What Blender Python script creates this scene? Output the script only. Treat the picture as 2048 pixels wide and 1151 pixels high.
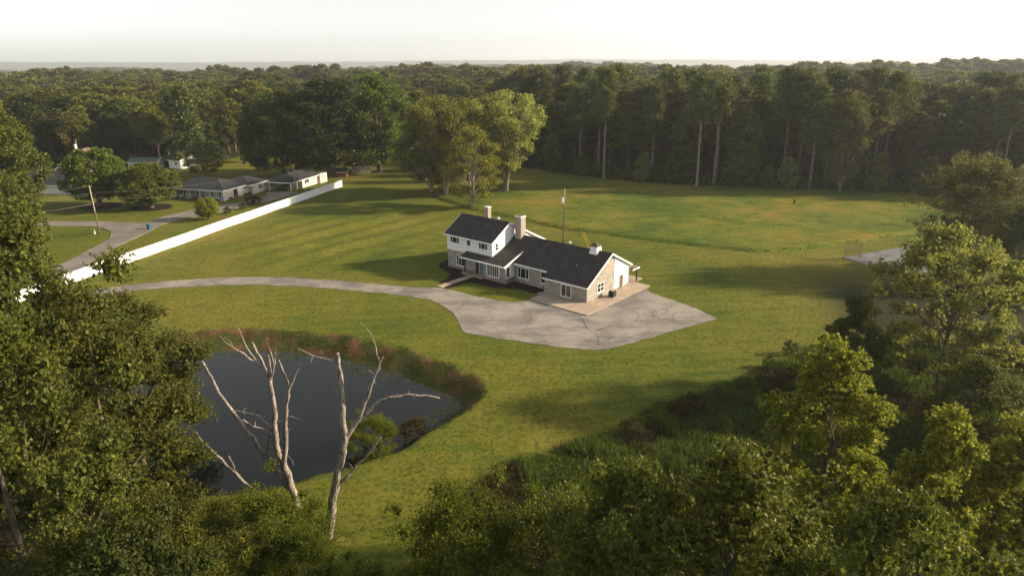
import bpy, math, random
import numpy as np
from mathutils import Vector, Matrix
from mathutils.geometry import delaunay_2d_cdt

for o in list(bpy.data.objects): bpy.data.objects.remove(o)
SC = bpy.context.scene
COL = SC.collection
R_ = math.radians
rng = np.random.default_rng(11)
random.seed(7)

# ------------------------------------------------------------------ camera, sky, sun, exposure
cam_d = bpy.data.cameras.new('camera')
cam_d.sensor_width = 36.0
cam_d.lens = 36.0 * 1365.0 / 2048.0
cam_d.clip_start = 0.5
cam_d.clip_end = 30000
cam = bpy.data.objects.new('camera', cam_d)
COL.objects.link(cam)
cam.location = (0, 0, 35)
cam.rotation_euler = (R_(90 - 18.38), 0, 0)
SC.camera = cam

SUN_AZ, SUN_EL = 5.0, 22.5          # azimuth counted from +X (right) towards +Y (ahead)
world = bpy.data.worlds.new('World'); SC.world = world; world.use_nodes = True
wn = world.node_tree
bg = wn.nodes['Background']
sky = wn.nodes.new('ShaderNodeTexSky'); sky.sky_type = 'NISHITA'; sky.sun_disc = False
sky.sun_elevation = R_(SUN_EL); sky.sun_rotation = R_(90 - SUN_AZ)
sky.altitude = 100; sky.air_density = 1.0; sky.dust_density = 0.7; sky.ozone_density = 1.6
hs_ = wn.nodes.new('ShaderNodeHueSaturation'); hs_.inputs['Saturation'].default_value = 0.15; hs_.inputs['Value'].default_value = 1.0   # thin overcast veil: whiter than a clean sky
wn.links.new(sky.outputs[0], hs_.inputs['Color']); wn.links.new(hs_.outputs[0], bg.inputs[0]); bg.inputs[1].default_value = 0.096
sun_d = bpy.data.lights.new('sun', 'SUN'); sun_d.energy = 5.0; sun_d.angle = R_(3.0); sun_d.color = (1.0, 0.83, 0.60)
sun = bpy.data.objects.new('sun', sun_d); COL.objects.link(sun)
sv = Vector((math.cos(R_(SUN_EL)) * math.cos(R_(SUN_AZ)), math.cos(R_(SUN_EL)) * math.sin(R_(SUN_AZ)), math.sin(R_(SUN_EL))))
sun.rotation_euler = sv.to_track_quat('Z', 'Y').to_euler(); sun.location = (200, 60, 120)
vs = SC.view_settings
vs.view_transform = 'Standard'; vs.look = 'None'; vs.gamma = 1.0; vs.use_curve_mapping = False
vs.exposure = 1.12
SC.render.engine = 'CYCLES'
cy = SC.cycles
cy.use_denoising = True
try: cy.denoiser = 'OPENIMAGEDENOISE'
except Exception: pass
cy.max_bounces = 5; cy.diffuse_bounces = 2; cy.glossy_bounces = 2; cy.transmission_bounces = 2; cy.volume_bounces = 1
cy.transparent_max_bounces = 4; cy.sample_clamp_indirect = 4.0; cy.caustics_reflective = False; cy.caustics_refractive = False
cy.use_adaptive_sampling = True; cy.adaptive_threshold = 0.02

# ------------------------------------------------------------------ surveyed outlines, metres
DRIVE = [(-74.38, 99.35), (-67.96, 104.2), (-61.94, 107.31), (-58.17, 108.94), (-51.33, 110.6), (-44.74, 111.17), (-37.82, 110.89), (-30.65, 109.49), (-23.54, 107.58), (-16.65, 105.74), (-12.36, 105.35), (-9.9, 104.2), (-5.92, 101.34), (-2.39, 99.26), (0.46, 98.2), (1.84, 98.66), (2.96, 100.29), (4.78, 102.95), (14.82, 109.49), (21.66, 105.48), (22.19, 102.77), (24.93, 99.26), (27.42, 95.61), (29.38, 91.3), (23.33, 87.6), (18.63, 84.42), (14.27, 81.68), (12.2, 80.49), (10.27, 80.1), (6.56, 80.95), (3.75, 81.93), (0.86, 83.15), (-2.06, 84.16), (-4.48, 85.19), (-6.45, 86.07), (-7.13, 87.9), (-7.67, 90.58), (-8.47, 93.42), (-10.11, 96.52), (-12.65, 99.35), (-15.99, 101.12), (-19.31, 102.21), (-26.09, 104.2), (-34.71, 106.13), (-43.23, 107.05), (-49.61, 106.52), (-56.38, 105.22), (-60.31, 104.2), (-65.17, 100.76), (-70.48, 95.76)]
WATER = [(-46.18, 63.87), (-48.88, 70.69), (-48.33, 77.68), (-43.79, 81.32), (-39.25, 82.93), (-34.69, 83.09), (-30.56, 82.6), (-24.95, 81.32), (-20.7, 79.77), (-16.43, 77.39), (-12.26, 74.31), (-8.96, 71.57), (-6.75, 69.47), (-6.08, 68.05), (-7.66, 64.39), (-9.49, 62.03), (-11.99, 58.53), (-14.51, 56.51), (-17.03, 55.18), (-19.69, 53.42), (-23.35, 51.98), (-27.65, 51.61), (-33.74, 53.11), (-40.2, 57.2)]
RIM = [(-50.1, 87.9), (-44.98, 88.84), (-40.48, 89.8), (-35.41, 89.42), (-29.34, 87.9), (-23.24, 85.53), (-17.32, 82.76), (-12.31, 79.68), (-7.55, 75.91), (-4.93, 72.84), (-3.5, 69.61), (-3.51, 67.2), (-4.98, 64.59), (-7.3, 61.24), (-9.44, 58.36), (-12.28, 55.27), (-14.61, 53.22), (-18.33, 50.56)]
MEADOW = [(-22.63, 189.31), (-19.1, 179.19), (-9.78, 166.39), (3.0, 154.15), (10.54, 146.25), (23.61, 138.65), (35.58, 132.13), (46.08, 127.61), (51.75, 127.24), (60.75, 130.21), (71.3, 135.73), (82.24, 140.81), (90.68, 144.4), (103.67, 147.68), (128.16, 179.19), (112.6, 189.31), (96.26, 193.19), (77.22, 195.59), (55.25, 199.72), (34.44, 207.58), (17.15, 221.04), (6.15, 233.97), (-0.69, 236.26), (-10.58, 226.26), (-19.22, 211.26)]
WEEDS = [(46.0, 83.44), (36.01, 78.28), (28.18, 73.52), (20.82, 68.02), (15.96, 65.93), (12.16, 62.46), (8.7, 59.48), (3.59, 56.38), (-1.09, 53.86), (-4.02, 49.84), (-5.72, 45.54), (-4.44, 39.93), (36.7, 39.93), (65.34, 80.15)]
NSTREET = [(-127.64, 154.67), (-102.14, 153.63), (-94.67, 153.63), (-83.29, 151.6), (-82.57, 159.5), (-77.75, 167.59), (-67.35, 180.58), (-67.07, 184.85), (-69.12, 190.85), (-62.08, 190.85), (-59.97, 190.85), (-62.0, 180.58), (-65.45, 175.16), (-71.32, 164.03), (-77.69, 154.67), (-78.68, 149.12), (-78.24, 141.69), (-78.5, 136.55), (-78.58, 129.83), (-76.23, 115.28), (-77.8, 109.49), (-81.17, 109.49), (-81.92, 121.66), (-83.34, 136.55), (-85.0, 140.81), (-86.74, 143.94), (-90.44, 147.2), (-94.04, 148.64), (-98.5, 148.64), (-123.38, 149.12)]
COURT = [(62.03, 123.35), (83.46, 133.71), (88.89, 128.71), (73.76, 109.49), (65.04, 108.94), (66.01, 112.32)]
MULCHA = [(-13.01, 123.01), (-13.39, 120.33), (-12.71, 115.28), (-11.75, 111.74), (-10.13, 107.85), (-9.97, 108.94), (-10.72, 111.74), (-7.71, 112.9)]
WALK = [(-12.51, 105.22), (-10.79, 104.2), (-6.03, 110.6), (-7.71, 112.9)]
CRACKA = [(9.65, 92.8), (10.01, 91.01), (10.19, 89.0), (10.36, 87.34), (11.07, 86.36), (12.07, 87.17), (13.22, 88.16), (13.99, 89.0)]
CRACKB = [(13.99, 89.0), (15.13, 88.61), (16.47, 89.28), (17.71, 90.43), (18.38, 92.32), (18.12, 94.03)]
CRACKC = [(-8.08, 94.66), (-7.31, 97.9), (-5.83, 99.6), (-4.53, 101.35)]
CRACKD = [(2.6, 89.57), (4.22, 88.72), (6.06, 88.44), (7.62, 87.34), (9.4, 86.79), (10.97, 86.36)]
DEAD1 = [([(-17.54, 47.4, -0.55), (-17.67, 47.4, 1.38), (-17.88, 47.4, 2.52), (-18.13, 47.4, 4.01), (-18.61, 47.4, 5.48), (-18.65, 47.4, 7.29), (-18.48, 47.4, 9.58), (-18.49, 47.4, 11.63), (-18.75, 47.4, 12.64), (-19.08, 47.4, 13.81), (-19.54, 47.4, 14.96)], 0.27, 0.07), ([(-18.04, 47.4, 1.76), (-18.49, 47.4, 2.9), (-18.79, 47.4, 3.83), (-19.71, 47.4, 4.94), (-20.14, 47.4, 6.03), (-20.78, 47.4, 7.29), (-21.54, 47.4, 8.7), (-22.3, 47.4, 10.1), (-22.99, 47.4, 11.8), (-23.25, 47.4, 12.64), (-23.53, 47.4, 13.39)], 0.17, 0.07), ([(-18.17, 47.4, 3.64), (-18.33, 47.4, 4.38), (-17.78, 47.4, 5.85), (-17.52, 47.4, 8.35), (-17.06, 47.4, 10.61), (-16.61, 47.4, 11.97), (-15.94, 47.4, 13.31), (-15.43, 47.4, 13.89)], 0.19, 0.05), ([(-16.63, 47.4, 11.97), (-16.85, 47.4, 12.64), (-16.91, 47.4, 13.48), (-17.01, 47.4, 14.3)], 0.09, 0.06), ([(-18.47, 47.4, 11.8), (-18.43, 47.4, 12.81), (-18.38, 47.4, 13.97)], 0.1, 0.07), ([(-18.45, 47.4, 11.97), (-17.94, 47.4, 13.15), (-18.09, 47.4, 14.47), (-18.12, 47.4, 15.6)], 0.06, 0.015), ([(-17.93, 47.4, 13.23), (-17.72, 47.4, 14.47)], 0.03, 0.01), ([(-18.76, 47.4, 12.56), (-19.4, 47.4, 13.64), (-19.81, 47.4, 13.97), (-20.62, 47.4, 14.79), (-21.16, 47.4, 15.28), (-21.37, 47.4, 15.93)], 0.08, 0.012), ([(-19.33, 47.4, 13.56), (-19.88, 47.4, 14.63), (-20.16, 47.4, 15.44), (-20.35, 47.4, 16.33)], 0.05, 0.01), ([(-19.81, 47.4, 13.97), (-20.59, 47.4, 13.81), (-21.24, 47.4, 13.48)], 0.03, 0.01), ([(-20.62, 47.4, 14.79), (-20.91, 47.4, 15.44), (-21.18, 47.4, 15.68)], 0.02, 0.008), ([(-19.39, 47.4, 4.94), (-19.53, 47.4, 5.85), (-19.09, 47.4, 6.93), (-18.97, 47.4, 7.29), (-20.26, 47.4, 7.64), (-21.13, 47.4, 8.26)], 0.1, 0.06), ([(-19.05, 47.4, 7.29), (-19.26, 47.4, 8.18), (-19.97, 47.4, 8.79), (-21.63, 47.4, 9.23)], 0.045, 0.012), ([(-20.24, 47.4, 7.82), (-20.16, 47.4, 8.79), (-19.74, 47.4, 9.4)], 0.05, 0.03), ([(-18.71, 47.4, 8.18), (-19.28, 47.4, 8.7), (-19.88, 47.4, 8.88)], 0.03, 0.02), ([(-18.97, 47.4, 7.29), (-19.05, 47.4, 8.0), (-19.45, 47.4, 8.62)], 0.025, 0.02), ([(-20.66, 47.4, 1.57), (-21.68, 47.4, 2.52), (-22.3, 47.4, 3.36), (-22.92, 47.4, 4.2), (-24.02, 47.4, 5.48), (-24.69, 47.4, 6.39), (-25.13, 47.4, 7.11)], 0.14, 0.035), ([(-22.29, 47.4, 3.46), (-22.49, 47.4, 4.38), (-22.74, 47.4, 4.94)], 0.06, 0.04), ([(-18.57, 47.4, 5.85), (-18.16, 47.4, 5.3), (-17.71, 47.4, 4.94), (-17.65, 47.4, 4.01)], 0.03, 0.01), ([(-17.2, 47.4, 9.23), (-16.66, 47.4, 9.14), (-16.14, 47.4, 8.88)], 0.02, 0.006), ([(-17.08, 47.4, 9.58), (-16.44, 47.4, 9.84), (-15.8, 47.4, 10.01)], 0.02, 0.006), ([(-18.81, 47.4, 6.57), (-19.34, 47.4, 6.75), (-19.7, 47.4, 7.11)], 0.03, 0.01)]
DEAD2 = [([(-14.36, 44.0, -0.58), (-14.06, 44.0, 1.09), (-13.56, 44.0, 3.44), (-13.22, 44.0, 4.85), (-12.88, 44.0, 6.24), (-12.25, 44.0, 8.61), (-12.25, 44.0, 10.59), (-12.15, 44.0, 12.68), (-12.23, 44.0, 14.4), (-12.24, 44.0, 15.56)], 0.3, 0.1), ([(-12.35, 44.0, 8.28), (-12.0, 44.0, 9.11), (-11.35, 44.0, 9.94), (-10.41, 44.0, 10.91), (-9.35, 44.0, 11.72), (-7.61, 44.0, 11.99), (-6.18, 44.0, 11.8), (-5.33, 44.0, 11.56)], 0.15, 0.05), ([(-11.11, 44.0, 10.18), (-10.91, 44.0, 11.08), (-10.49, 44.0, 11.88), (-9.81, 44.0, 13.62), (-9.38, 44.0, 14.71), (-9.07, 44.0, 15.25)], 0.12, 0.05), ([(-9.37, 44.0, 14.94), (-9.53, 44.0, 15.79), (-9.68, 44.0, 16.69), (-10.11, 44.0, 17.59), (-10.43, 44.0, 17.96)], 0.045, 0.01), ([(-10.11, 44.0, 17.59), (-9.82, 44.0, 17.74)], 0.015, 0.008), ([(-12.29, 44.0, 14.87), (-12.94, 44.0, 15.17), (-13.63, 44.0, 15.4), (-14.28, 44.0, 15.86), (-14.74, 44.0, 16.17)], 0.05, 0.012), ([(-13.63, 44.0, 15.4), (-14.32, 44.0, 15.48)], 0.02, 0.008), ([(-13.16, 44.0, 4.67), (-12.74, 44.0, 5.2), (-11.77, 44.0, 6.24), (-10.48, 44.0, 7.6), (-9.6, 44.0, 8.86)], 0.1, 0.035), ([(-9.86, 44.0, 13.86), (-10.2, 44.0, 14.12)], 0.05, 0.03), ([(-12.37, 44.0, 12.6), (-12.69, 44.0, 12.76)], 0.06, 0.04), ([(-12.14, 44.0, 12.84), (-11.68, 44.0, 13.31), (-11.52, 44.0, 13.55)], 0.02, 0.006), ([(-12.27, 44.0, 13.94), (-13.05, 44.0, 13.94), (-13.32, 44.0, 14.09)], 0.02, 0.006), ([(-7.54, 44.0, 11.99), (-7.45, 44.0, 12.33)], 0.03, 0.015)]


# ------------------------------------------------------------------ helpers: objects and meshes
def tag(o, label=None, cat=None, group=None, kind=None):
    if label: o['label'] = label
    if cat: o['category'] = cat
    if group: o['group'] = group
    if kind: o['kind'] = kind
    return o

def empty(name, loc=(0, 0, 0), rz=0.0):
    o = bpy.data.objects.new(name, None); COL.objects.link(o)
    o.location = loc; o.rotation_euler = (0, 0, rz); o.empty_display_size = 0.3
    return o

def link(name, me, mat=None, parent=None):
    if mat is not None and not me.materials: me.materials.append(mat)
    o = bpy.data.objects.new(name, me); COL.objects.link(o)
    if parent is not None: o.parent = parent
    return o

def np_mesh(name, V, F, k, smooth=False):
    """V (n,3), F (m,k): every face has k corners"""
    me = bpy.data.meshes.new(name)
    V = np.ascontiguousarray(V, dtype=np.float32); F = np.ascontiguousarray(F, dtype=np.int32)
    me.vertices.add(len(V)); me.vertices.foreach_set('co', V.ravel())
    me.loops.add(F.size); me.loops.foreach_set('vertex_index', F.ravel())
    me.polygons.add(len(F)); me.polygons.foreach_set('loop_start', np.arange(0, F.size, k, dtype=np.int32))
    if smooth: me.polygons.foreach_set('use_smooth', np.ones(len(F), dtype=bool))
    me.update(calc_edges=True)
    return me

class MB:
    """collects small shapes, links them as one mesh with metre UVs"""
    def __init__(s): s.v = []; s.f = []
    def poly(s, pts, faces):
        n = len(s.v); s.v += [tuple(p) for p in pts]; s.f += [tuple(i + n for i in f) for f in faces]; return s
    def box(s, x0, x1, y0, y1, z0, z1):
        return s.poly([(x0,y0,z0),(x1,y0,z0),(x1,y1,z0),(x0,y1,z0),(x0,y0,z1),(x1,y0,z1),(x1,y1,z1),(x0,y1,z1)],
                      [(0,3,2,1),(4,5,6,7),(0,1,5,4),(1,2,6,5),(2,3,7,6),(3,0,4,7)])
    def prism_y(s, prof, y0, y1):
        """profile in (x, z), counter clockwise seen from -y, pulled along y"""
        n = len(prof)
        pts = [(x, y0, z) for x, z in prof] + [(x, y1, z) for x, z in prof]
        fs = [tuple(range(n)), tuple(reversed(range(n, 2 * n)))]
        fs += [(i, i + n, (i + 1) % n + n, (i + 1) % n) for i in range(n)]
        return s.poly(pts, fs)
    def prism_z(s, prof, z0, z1):
        n = len(prof)
        pts = [(x, y, z0) for x, y in prof] + [(x, y, z1) for x, y in prof]
        fs = [tuple(reversed(range(n))), tuple(range(n, 2 * n))]
        fs += [(i, (i + 1) % n, (i + 1) % n + n, i + n) for i in range(n)]
        return s.poly(pts, fs)
    def slab(s, q, th):
        """q: top corners (counter clockwise from above), thickness straight down"""
        n = len(q)
        pts = [tuple(p) for p in q] + [(p[0], p[1], p[2] - th) for p in q]
        fs = [tuple(range(n)), tuple(reversed(range(n, 2 * n)))] + [(i, i + n, (i + 1) % n + n, (i + 1) % n) for i in range(n)]
        return s.poly(pts, fs)
    def bar(s, a, b, w, h=None):
        """square bar from a to b"""
        h = h or w; a = Vector(a); b = Vector(b); d = (b - a).normalized()
        up = Vector((0, 0, 1)) if abs(d.z) < 0.95 else Vector((1, 0, 0))
        r = d.cross(up).normalized(); u = r.cross(d).normalized()
        pts = []
        for p in (a, b):
            for i, j in ((-1,-1),(1,-1),(1,1),(-1,1)): pts.append(tuple(p + r * (i * w / 2) + u * (j * h / 2)))
        return s.poly(pts, [(0,3,2,1),(4,5,6,7),(0,1,5,4),(1,2,6,5),(2,3,7,6),(3,0,4,7)])
    def tube(s, pts, radii, n=8, caps=True):
        pts = [Vector(p) for p in pts]; rings = []
        ref = None
        for i, p in enumerate(pts):
            d = (pts[min(i + 1, len(pts) - 1)] - pts[max(i - 1, 0)]).normalized()
            if ref is None: ref = Vector((1, 0, 0)) if abs(d.x) < 0.8 else Vector((0, 1, 0))
            r = (ref - d * ref.dot(d)).normalized(); ref = r; u = d.cross(r)
            rad = radii[i] if hasattr(radii, '__len__') else radii
            rings.append([tuple(p + (r * math.cos(2 * math.pi * k / n) + u * math.sin(2 * math.pi * k / n)) * rad) for k in range(n)])
        v = [q for ring in rings for q in ring]
        f = [(i * n + k, i * n + (k + 1) % n, (i + 1) * n + (k + 1) % n, (i + 1) * n + k) for i in range(len(pts) - 1) for k in range(n)]
        if caps: f += [tuple(reversed(range(n))), tuple(range((len(pts) - 1) * n, len(pts) * n))]
        return s.poly(v, f)
    def lathe(s, prof, n=16, c=(0, 0, 0)):
        v = [(c[0] + r * math.cos(2 * math.pi * k / n), c[1] + r * math.sin(2 * math.pi * k / n), c[2] + z) for r, z in prof for k in range(n)]
        m = len(prof)
        f = [(i * n + k, i * n + (k + 1) % n, (i + 1) * n + (k + 1) % n, (i + 1) * n + k) for i in range(m - 1) for k in range(n)]
        f += [tuple(reversed(range(n))), tuple(range((m - 1) * n, m * n))]
        return s.poly(v, f)
    def mesh(s, name, smooth=False):
        me = bpy.data.meshes.new(name); me.from_pydata(s.v, [], s.f); me.update()
        uv = me.uv_layers.new(name='UVMap')
        for p in me.polygons:
            n = p.normal
            if abs(n.z) > 0.98: t = Vector((1, 0, 0)); b = Vector((0, 1, 0))
            else:
                t = Vector((0, 0, 1)).cross(n).normalized(); b = n.cross(t)
            for li in p.loop_indices:
                co = me.vertices[me.loops[li].vertex_index].co
                uv.data[li].uv = (co.dot(t), co.dot(b))
            if smooth: p.use_smooth = True
        return me
    def build(s, name, mat, parent=None, smooth=False):
        return link(name, s.mesh(name, smooth), mat, parent)

# ------------------------------------------------------------------ helpers: materials
class N:
    def __init__(s, name):
        s.m = bpy.data.materials.new(name); s.m.use_nodes = True; s.t = s.m.node_tree
        for n in list(s.t.nodes): s.t.nodes.remove(n)
        s.out = s.t.nodes.new('ShaderNodeOutputMaterial')
    def n(s, typ, ins=None, **kw):
        nd = s.t.nodes.new(typ)
        for k, v in kw.items(): setattr(nd, k, v)
        for k, v in (ins or {}).items():
            if isinstance(v, bpy.types.NodeSocket): s.t.links.new(v, nd.inputs[k])
            else: nd.inputs[k].default_value = v
        return nd
    def pos(s): return s.n('ShaderNodeNewGeometry').outputs['Position']
    def objc(s): return s.n('ShaderNodeTexCoord').outputs['Object']
    def uv(s): return s.n('ShaderNodeTexCoord').outputs['UV']
    def mapv(s, vec, scale=(1,1,1), rot=(0,0,0), loc=(0,0,0)):
        return s.n('ShaderNodeMapping', {'Vector': vec, 'Scale': scale, 'Rotation': rot, 'Location': loc}).outputs[0]
    def noise(s, vec, scale, detail=4, rough=0.55, dist=0.0):
        return s.n('ShaderNodeTexNoise', {'Vector': vec, 'Scale': scale, 'Detail': detail, 'Roughness': rough, 'Distortion': dist}).outputs['Fac']
    def ramp(s, fac, stops, interp='LINEAR'):
        r = s.n('ShaderNodeValToRGB', {'Fac': fac}); cr = r.color_ramp; cr.interpolation = interp
        while len(cr.elements) < len(stops): cr.elements.new(0.5)
        for e, (p, c) in zip(cr.elements, stops):
            e.position = p; e.color = (c, c, c, 1) if not hasattr(c, '__len__') else (*c[:3], 1)
        return r.outputs[0]
    def mix(s, fac, a, b, blend='MIX'):
        nd = s.n('ShaderNodeMix', data_type='RGBA', blend_type=blend)
        for i, v in ((0, fac), (6, a), (7, b)):
            if isinstance(v, bpy.types.NodeSocket): s.t.links.new(v, nd.inputs[i])
            elif i == 0: nd.inputs[0].default_value = v
            else: nd.inputs[i].default_value = (*v[:3], 1)
        return nd.outputs[2]
    def math(s, op, a, b=0.5):
        nd = s.n('ShaderNodeMath', operation=op)
        for i, v in ((0, a), (1, b)):
            if isinstance(v, bpy.types.NodeSocket): s.t.links.new(v, nd.inputs[i])
            else: nd.inputs[i].default_value = v
        return nd.outputs[0]
    def bump(s, h, strength=0.5, dist=0.05):
        return s.n('ShaderNodeBump', {'Height': h, 'Strength': strength, 'Distance': dist}).outputs[0]
    def bsdf(s, col, rough=0.8, spec=0.3, normal=None, metal=0.0):
        b = s.n('ShaderNodeBsdfPrincipled')
        for k, v in (('Base Color', col), ('Roughness', rough), ('Specular IOR Level', spec), ('Metallic', metal)):
            if isinstance(v, bpy.types.NodeSocket): s.t.links.new(v, b.inputs[k])
            else: b.inputs[k].default_value = (*v[:3], 1) if hasattr(v, '__len__') else v
        if normal is not None: s.t.links.new(normal, b.inputs['Normal'])
        return b.outputs[0]
    def done(s, sh): s.t.links.new(sh, s.out.inputs['Surface']); return s.m

M = {}
def plain(name, col, rough=0.6, spec=0.3, var=0.12, scale=6.0, bump=0.15, metal=0.0):
    """painted or plain surface: slight blotches, dirt and relief"""
    a = N(name); p = a.objc()
    nz = a.noise(p, scale, 5); big = a.noise(p, scale * 0.15, 3)
    c = a.mix(a.ramp(nz, [(0.3, 0.0), (0.75, 1.0)]), [x * (1 - var) for x in col], [min(1, x * (1 + var * 0.4)) for x in col])
    c = a.mix(a.ramp(big, [(0.45, 0.0), (0.8, var * 1.5)]), c, [x * 0.7 for x in col])
    M[name] = a.done(a.bsdf(c, rough, spec, a.bump(nz, bump, 0.01), metal)); return M[name]

def leafmat(name, ca, cb, cc, transl=0.35, rough=0.5, spec=0.35, objvar=0.6):
    spec *= 0.4; rough = max(rough, 0.5)
    """ca dark, cb mid, cc sunny tip colours; varies per leaf and per tree"""
    a = N(name)
    isl = a.n('ShaderNodeNewGeometry').outputs['Random Per Island']
    ob = a.n('ShaderNodeObjectInfo').outputs['Random']
    c = a.ramp(isl, [(0.0, ca), (0.5, cb), (0.93, cb), (1.0, cc)])
    c = a.mix(a.math('MULTIPLY', ob, objvar), c, a.ramp(isl, [(0.0, cb), (1.0, cc)]))
    hsv = a.n('ShaderNodeHueSaturation', {'Hue': a.math('ADD', a.math('MULTIPLY', ob, 0.045 * (0.4 + objvar)), 0.5 - 0.024 * (0.4 + objvar)), 'Saturation': 1.0, 'Value': a.math('MULTIPLY', a.math('ADD', a.math('MULTIPLY', isl, 0.5), 0.75), a.math('ADD', a.math('MULTIPLY', a.math('FRACT', a.math('MULTIPLY', ob, 7.31)), 0.7 * objvar), 1.0 - 0.3 * objvar)), 'Color': c}).outputs[0]
    p = a.bsdf(hsv, rough, spec)
    t = a.n('ShaderNodeBsdfTranslucent', {'Color': hsv}).outputs[0]
    m = a.n('ShaderNodeMixShader', {0: transl, 1: p, 2: t}).outputs[0]
    M[name] = a.done(m); return M[name]

def barkmat(name, ca, cb, scale=3.0):
    a = N(name); p = a.mapv(a.objc(), (1, 1, 0.22))
    nz = a.noise(p, scale * 2, 6, 0.65); big = a.noise(a.objc(), 0.7, 3)
    c = a.mix(a.ramp(nz, [(0.38, 0), (0.58, 1)]), ca, cb)
    c = a.mix(a.ramp(big, [(0.45, 0), (0.75, 0.6)]), c, [x * 0.55 for x in ca])
    M[name] = a.done(a.bsdf(c, 0.9, 0.15, a.bump(nz, 0.6, 0.05))); return M[name]

plain('white_paint', (0.80, 0.80, 0.77), 0.55, 0.3, 0.06, 4)
plain('white_vinyl', (0.82, 0.82, 0.80), 0.45, 0.35, 0.05, 2)
plain('off_white', (0.62, 0.60, 0.55), 0.6, 0.3, 0.1, 3)
plain('cream_wall', (0.55, 0.50, 0.42), 0.7, 0.2, 0.12, 2)
plain('grey_siding', (0.36, 0.39, 0.42), 0.7, 0.2, 0.1, 3)
plain('dark_post', (0.03, 0.022, 0.018), 0.6, 0.3)
plain('dark_metal', (0.02, 0.022, 0.023), 0.5, 0.4)
plain('galvanised', (0.42, 0.42, 0.41), 0.45, 0.4, 0.2, 8, metal=0.3)
plain('rust_mesh', (0.22, 0.15, 0.11), 0.8, 0.2, 0.3, 6)
plain('pole_wood', (0.33, 0.25, 0.18), 0.9, 0.15, 0.3, 5, 0.5)
plain('pole_bare', (0.36, 0.29, 0.22), 0.9, 0.15, 0.25, 5, 0.5)
plain('transformer_grey', (0.60, 0.60, 0.58), 0.4, 0.4)
plain('guy_yellow', (0.55, 0.33, 0.05), 0.5, 0.4)
plain('bin_blue', (0.03, 0.10, 0.19), 0.45, 0.4)
plain('brick_red', (0.28, 0.10, 0.07), 0.85, 0.2, 0.3, 6)
plain('brown_wall', (0.27, 0.19, 0.14), 0.8, 0.2, 0.2, 3)
plain('teal_door', (0.10, 0.17, 0.22), 0.45, 0.4)
plain('brown_door', (0.13, 0.075, 0.05), 0.5, 0.4)
plain('curtain', (0.30, 0.30, 0.27), 0.9, 0.1, 0.2, 5)
plain('wire', (0.35, 0.33, 0.30), 0.5, 0.3)
plain('wire_dark', (0.05, 0.05, 0.05), 0.6, 0.3)
plain('hydrant_white', (0.75, 0.73, 0.7), 0.5, 0.4)
plain('hydrant_red', (0.35, 0.06, 0.04), 0.5, 0.4)
plain('seat_white', (0.6, 0.6, 0.58), 0.5, 0.3)

def glass(name, col):
    a = N(name); nz = a.noise(a.objc(), 1.3, 2)
    c = a.mix(a.ramp(nz, [(0.4, 0), (0.65, 1)]), [x * 0.5 for x in col], [x * 1.6 for x in col])
    M[name] = a.done(a.bsdf(c, 0.06, 0.6)); return M[name]
glass('window_glass', (0.018, 0.024, 0.024)); glass('door_glass', (0.10, 0.085, 0.07))

def stone(name, cols, mortar, bw=0.55, bh=0.19):
    a = N(name); u = a.uv()
    wob = a.noise(u, 1.7, 2)
    uu = a.n('ShaderNodeVectorMath', {0: u, 1: a.n('ShaderNodeCombineXYZ', {'X': a.math('MULTIPLY', wob, 0.25), 'Y': a.math('MULTIPLY', wob, 0.12)}).outputs[0]}, operation='ADD').outputs[0]
    b1 = a.n('ShaderNodeTexBrick', {'Vector': uu, 'Color1': (0, 0, 0, 1), 'Color2': (1, 1, 1, 1), 'Mortar': (0.5, 0.5, 0.5, 1), 'Scale': 1.0, 'Mortar Size': 0.018, 'Mortar Smooth': 0.3, 'Bias': 0.0, 'Brick Width': bw, 'Row Height': bh}, offset=0.45, squash=0.6, squash_frequency=3)
    c = a.ramp(b1.outputs['Color'], [(0.0, cols[0]), (0.35, cols[1]), (0.7, cols[2]), (1.0, cols[3])])
    nz = a.noise(u, 9, 5); c = a.mix(a.ramp(nz, [(0.35, 0), (0.8, 0.5)]), c, [x * 0.55 for x in cols[1]])
    c = a.mix(b1.outputs['Fac'], c, mortar)
    hgt_ = a.math('SUBTRACT', a.math('ADD', a.math('MULTIPLY', b1.outputs['Color'], 0.4), a.math('MULTIPLY', nz, 0.5)), b1.outputs['Fac'])
    M[name] = a.done(a.bsdf(c, 0.85, 0.2, a.bump(hgt_, 0.8, 0.05))); return M[name]
stone('stone_wall', [(0.20, 0.185, 0.165), (0.36, 0.32, 0.27), (0.46, 0.40, 0.33), (0.29, 0.25, 0.21)], (0.40, 0.37, 0.33))
stone('brick_base', [(0.26, 0.17, 0.12), (0.33, 0.23, 0.17), (0.30, 0.24, 0.20), (0.22, 0.15, 0.11)], (0.36, 0.32, 0.28), 0.24, 0.085)
stone('chimney_brick', [(0.34, 0.26, 0.22), (0.42, 0.34, 0.29), (0.48, 0.40, 0.35), (0.38, 0.29, 0.25)], (0.45, 0.40, 0.36), 0.26, 0.09)

def siding(name, col, pitch=0.2):
    a = N(name); u = a.uv()
    w = a.n('ShaderNodeTexWave', {'Vector': u, 'Scale': 1.0 / pitch / 6.2832 * 6.2832 * 0.159, 'Distortion': 0.0}, bands_direction='Y', wave_profile='SAW').outputs['Fac']
    nz = a.noise(u, 2.5, 4)
    c = a.mix(a.ramp(nz, [(0.35, 0), (0.8, 0.6)]), col, [x * 0.88 for x in col])
    M[name] = a.done(a.bsdf(c, 0.55, 0.3, a.bump(w, 0.5, 0.02))); return M[name]
siding('white_siding', (0.80, 0.80, 0.78)); siding('vent_siding', (0.62, 0.60, 0.56))

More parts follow.
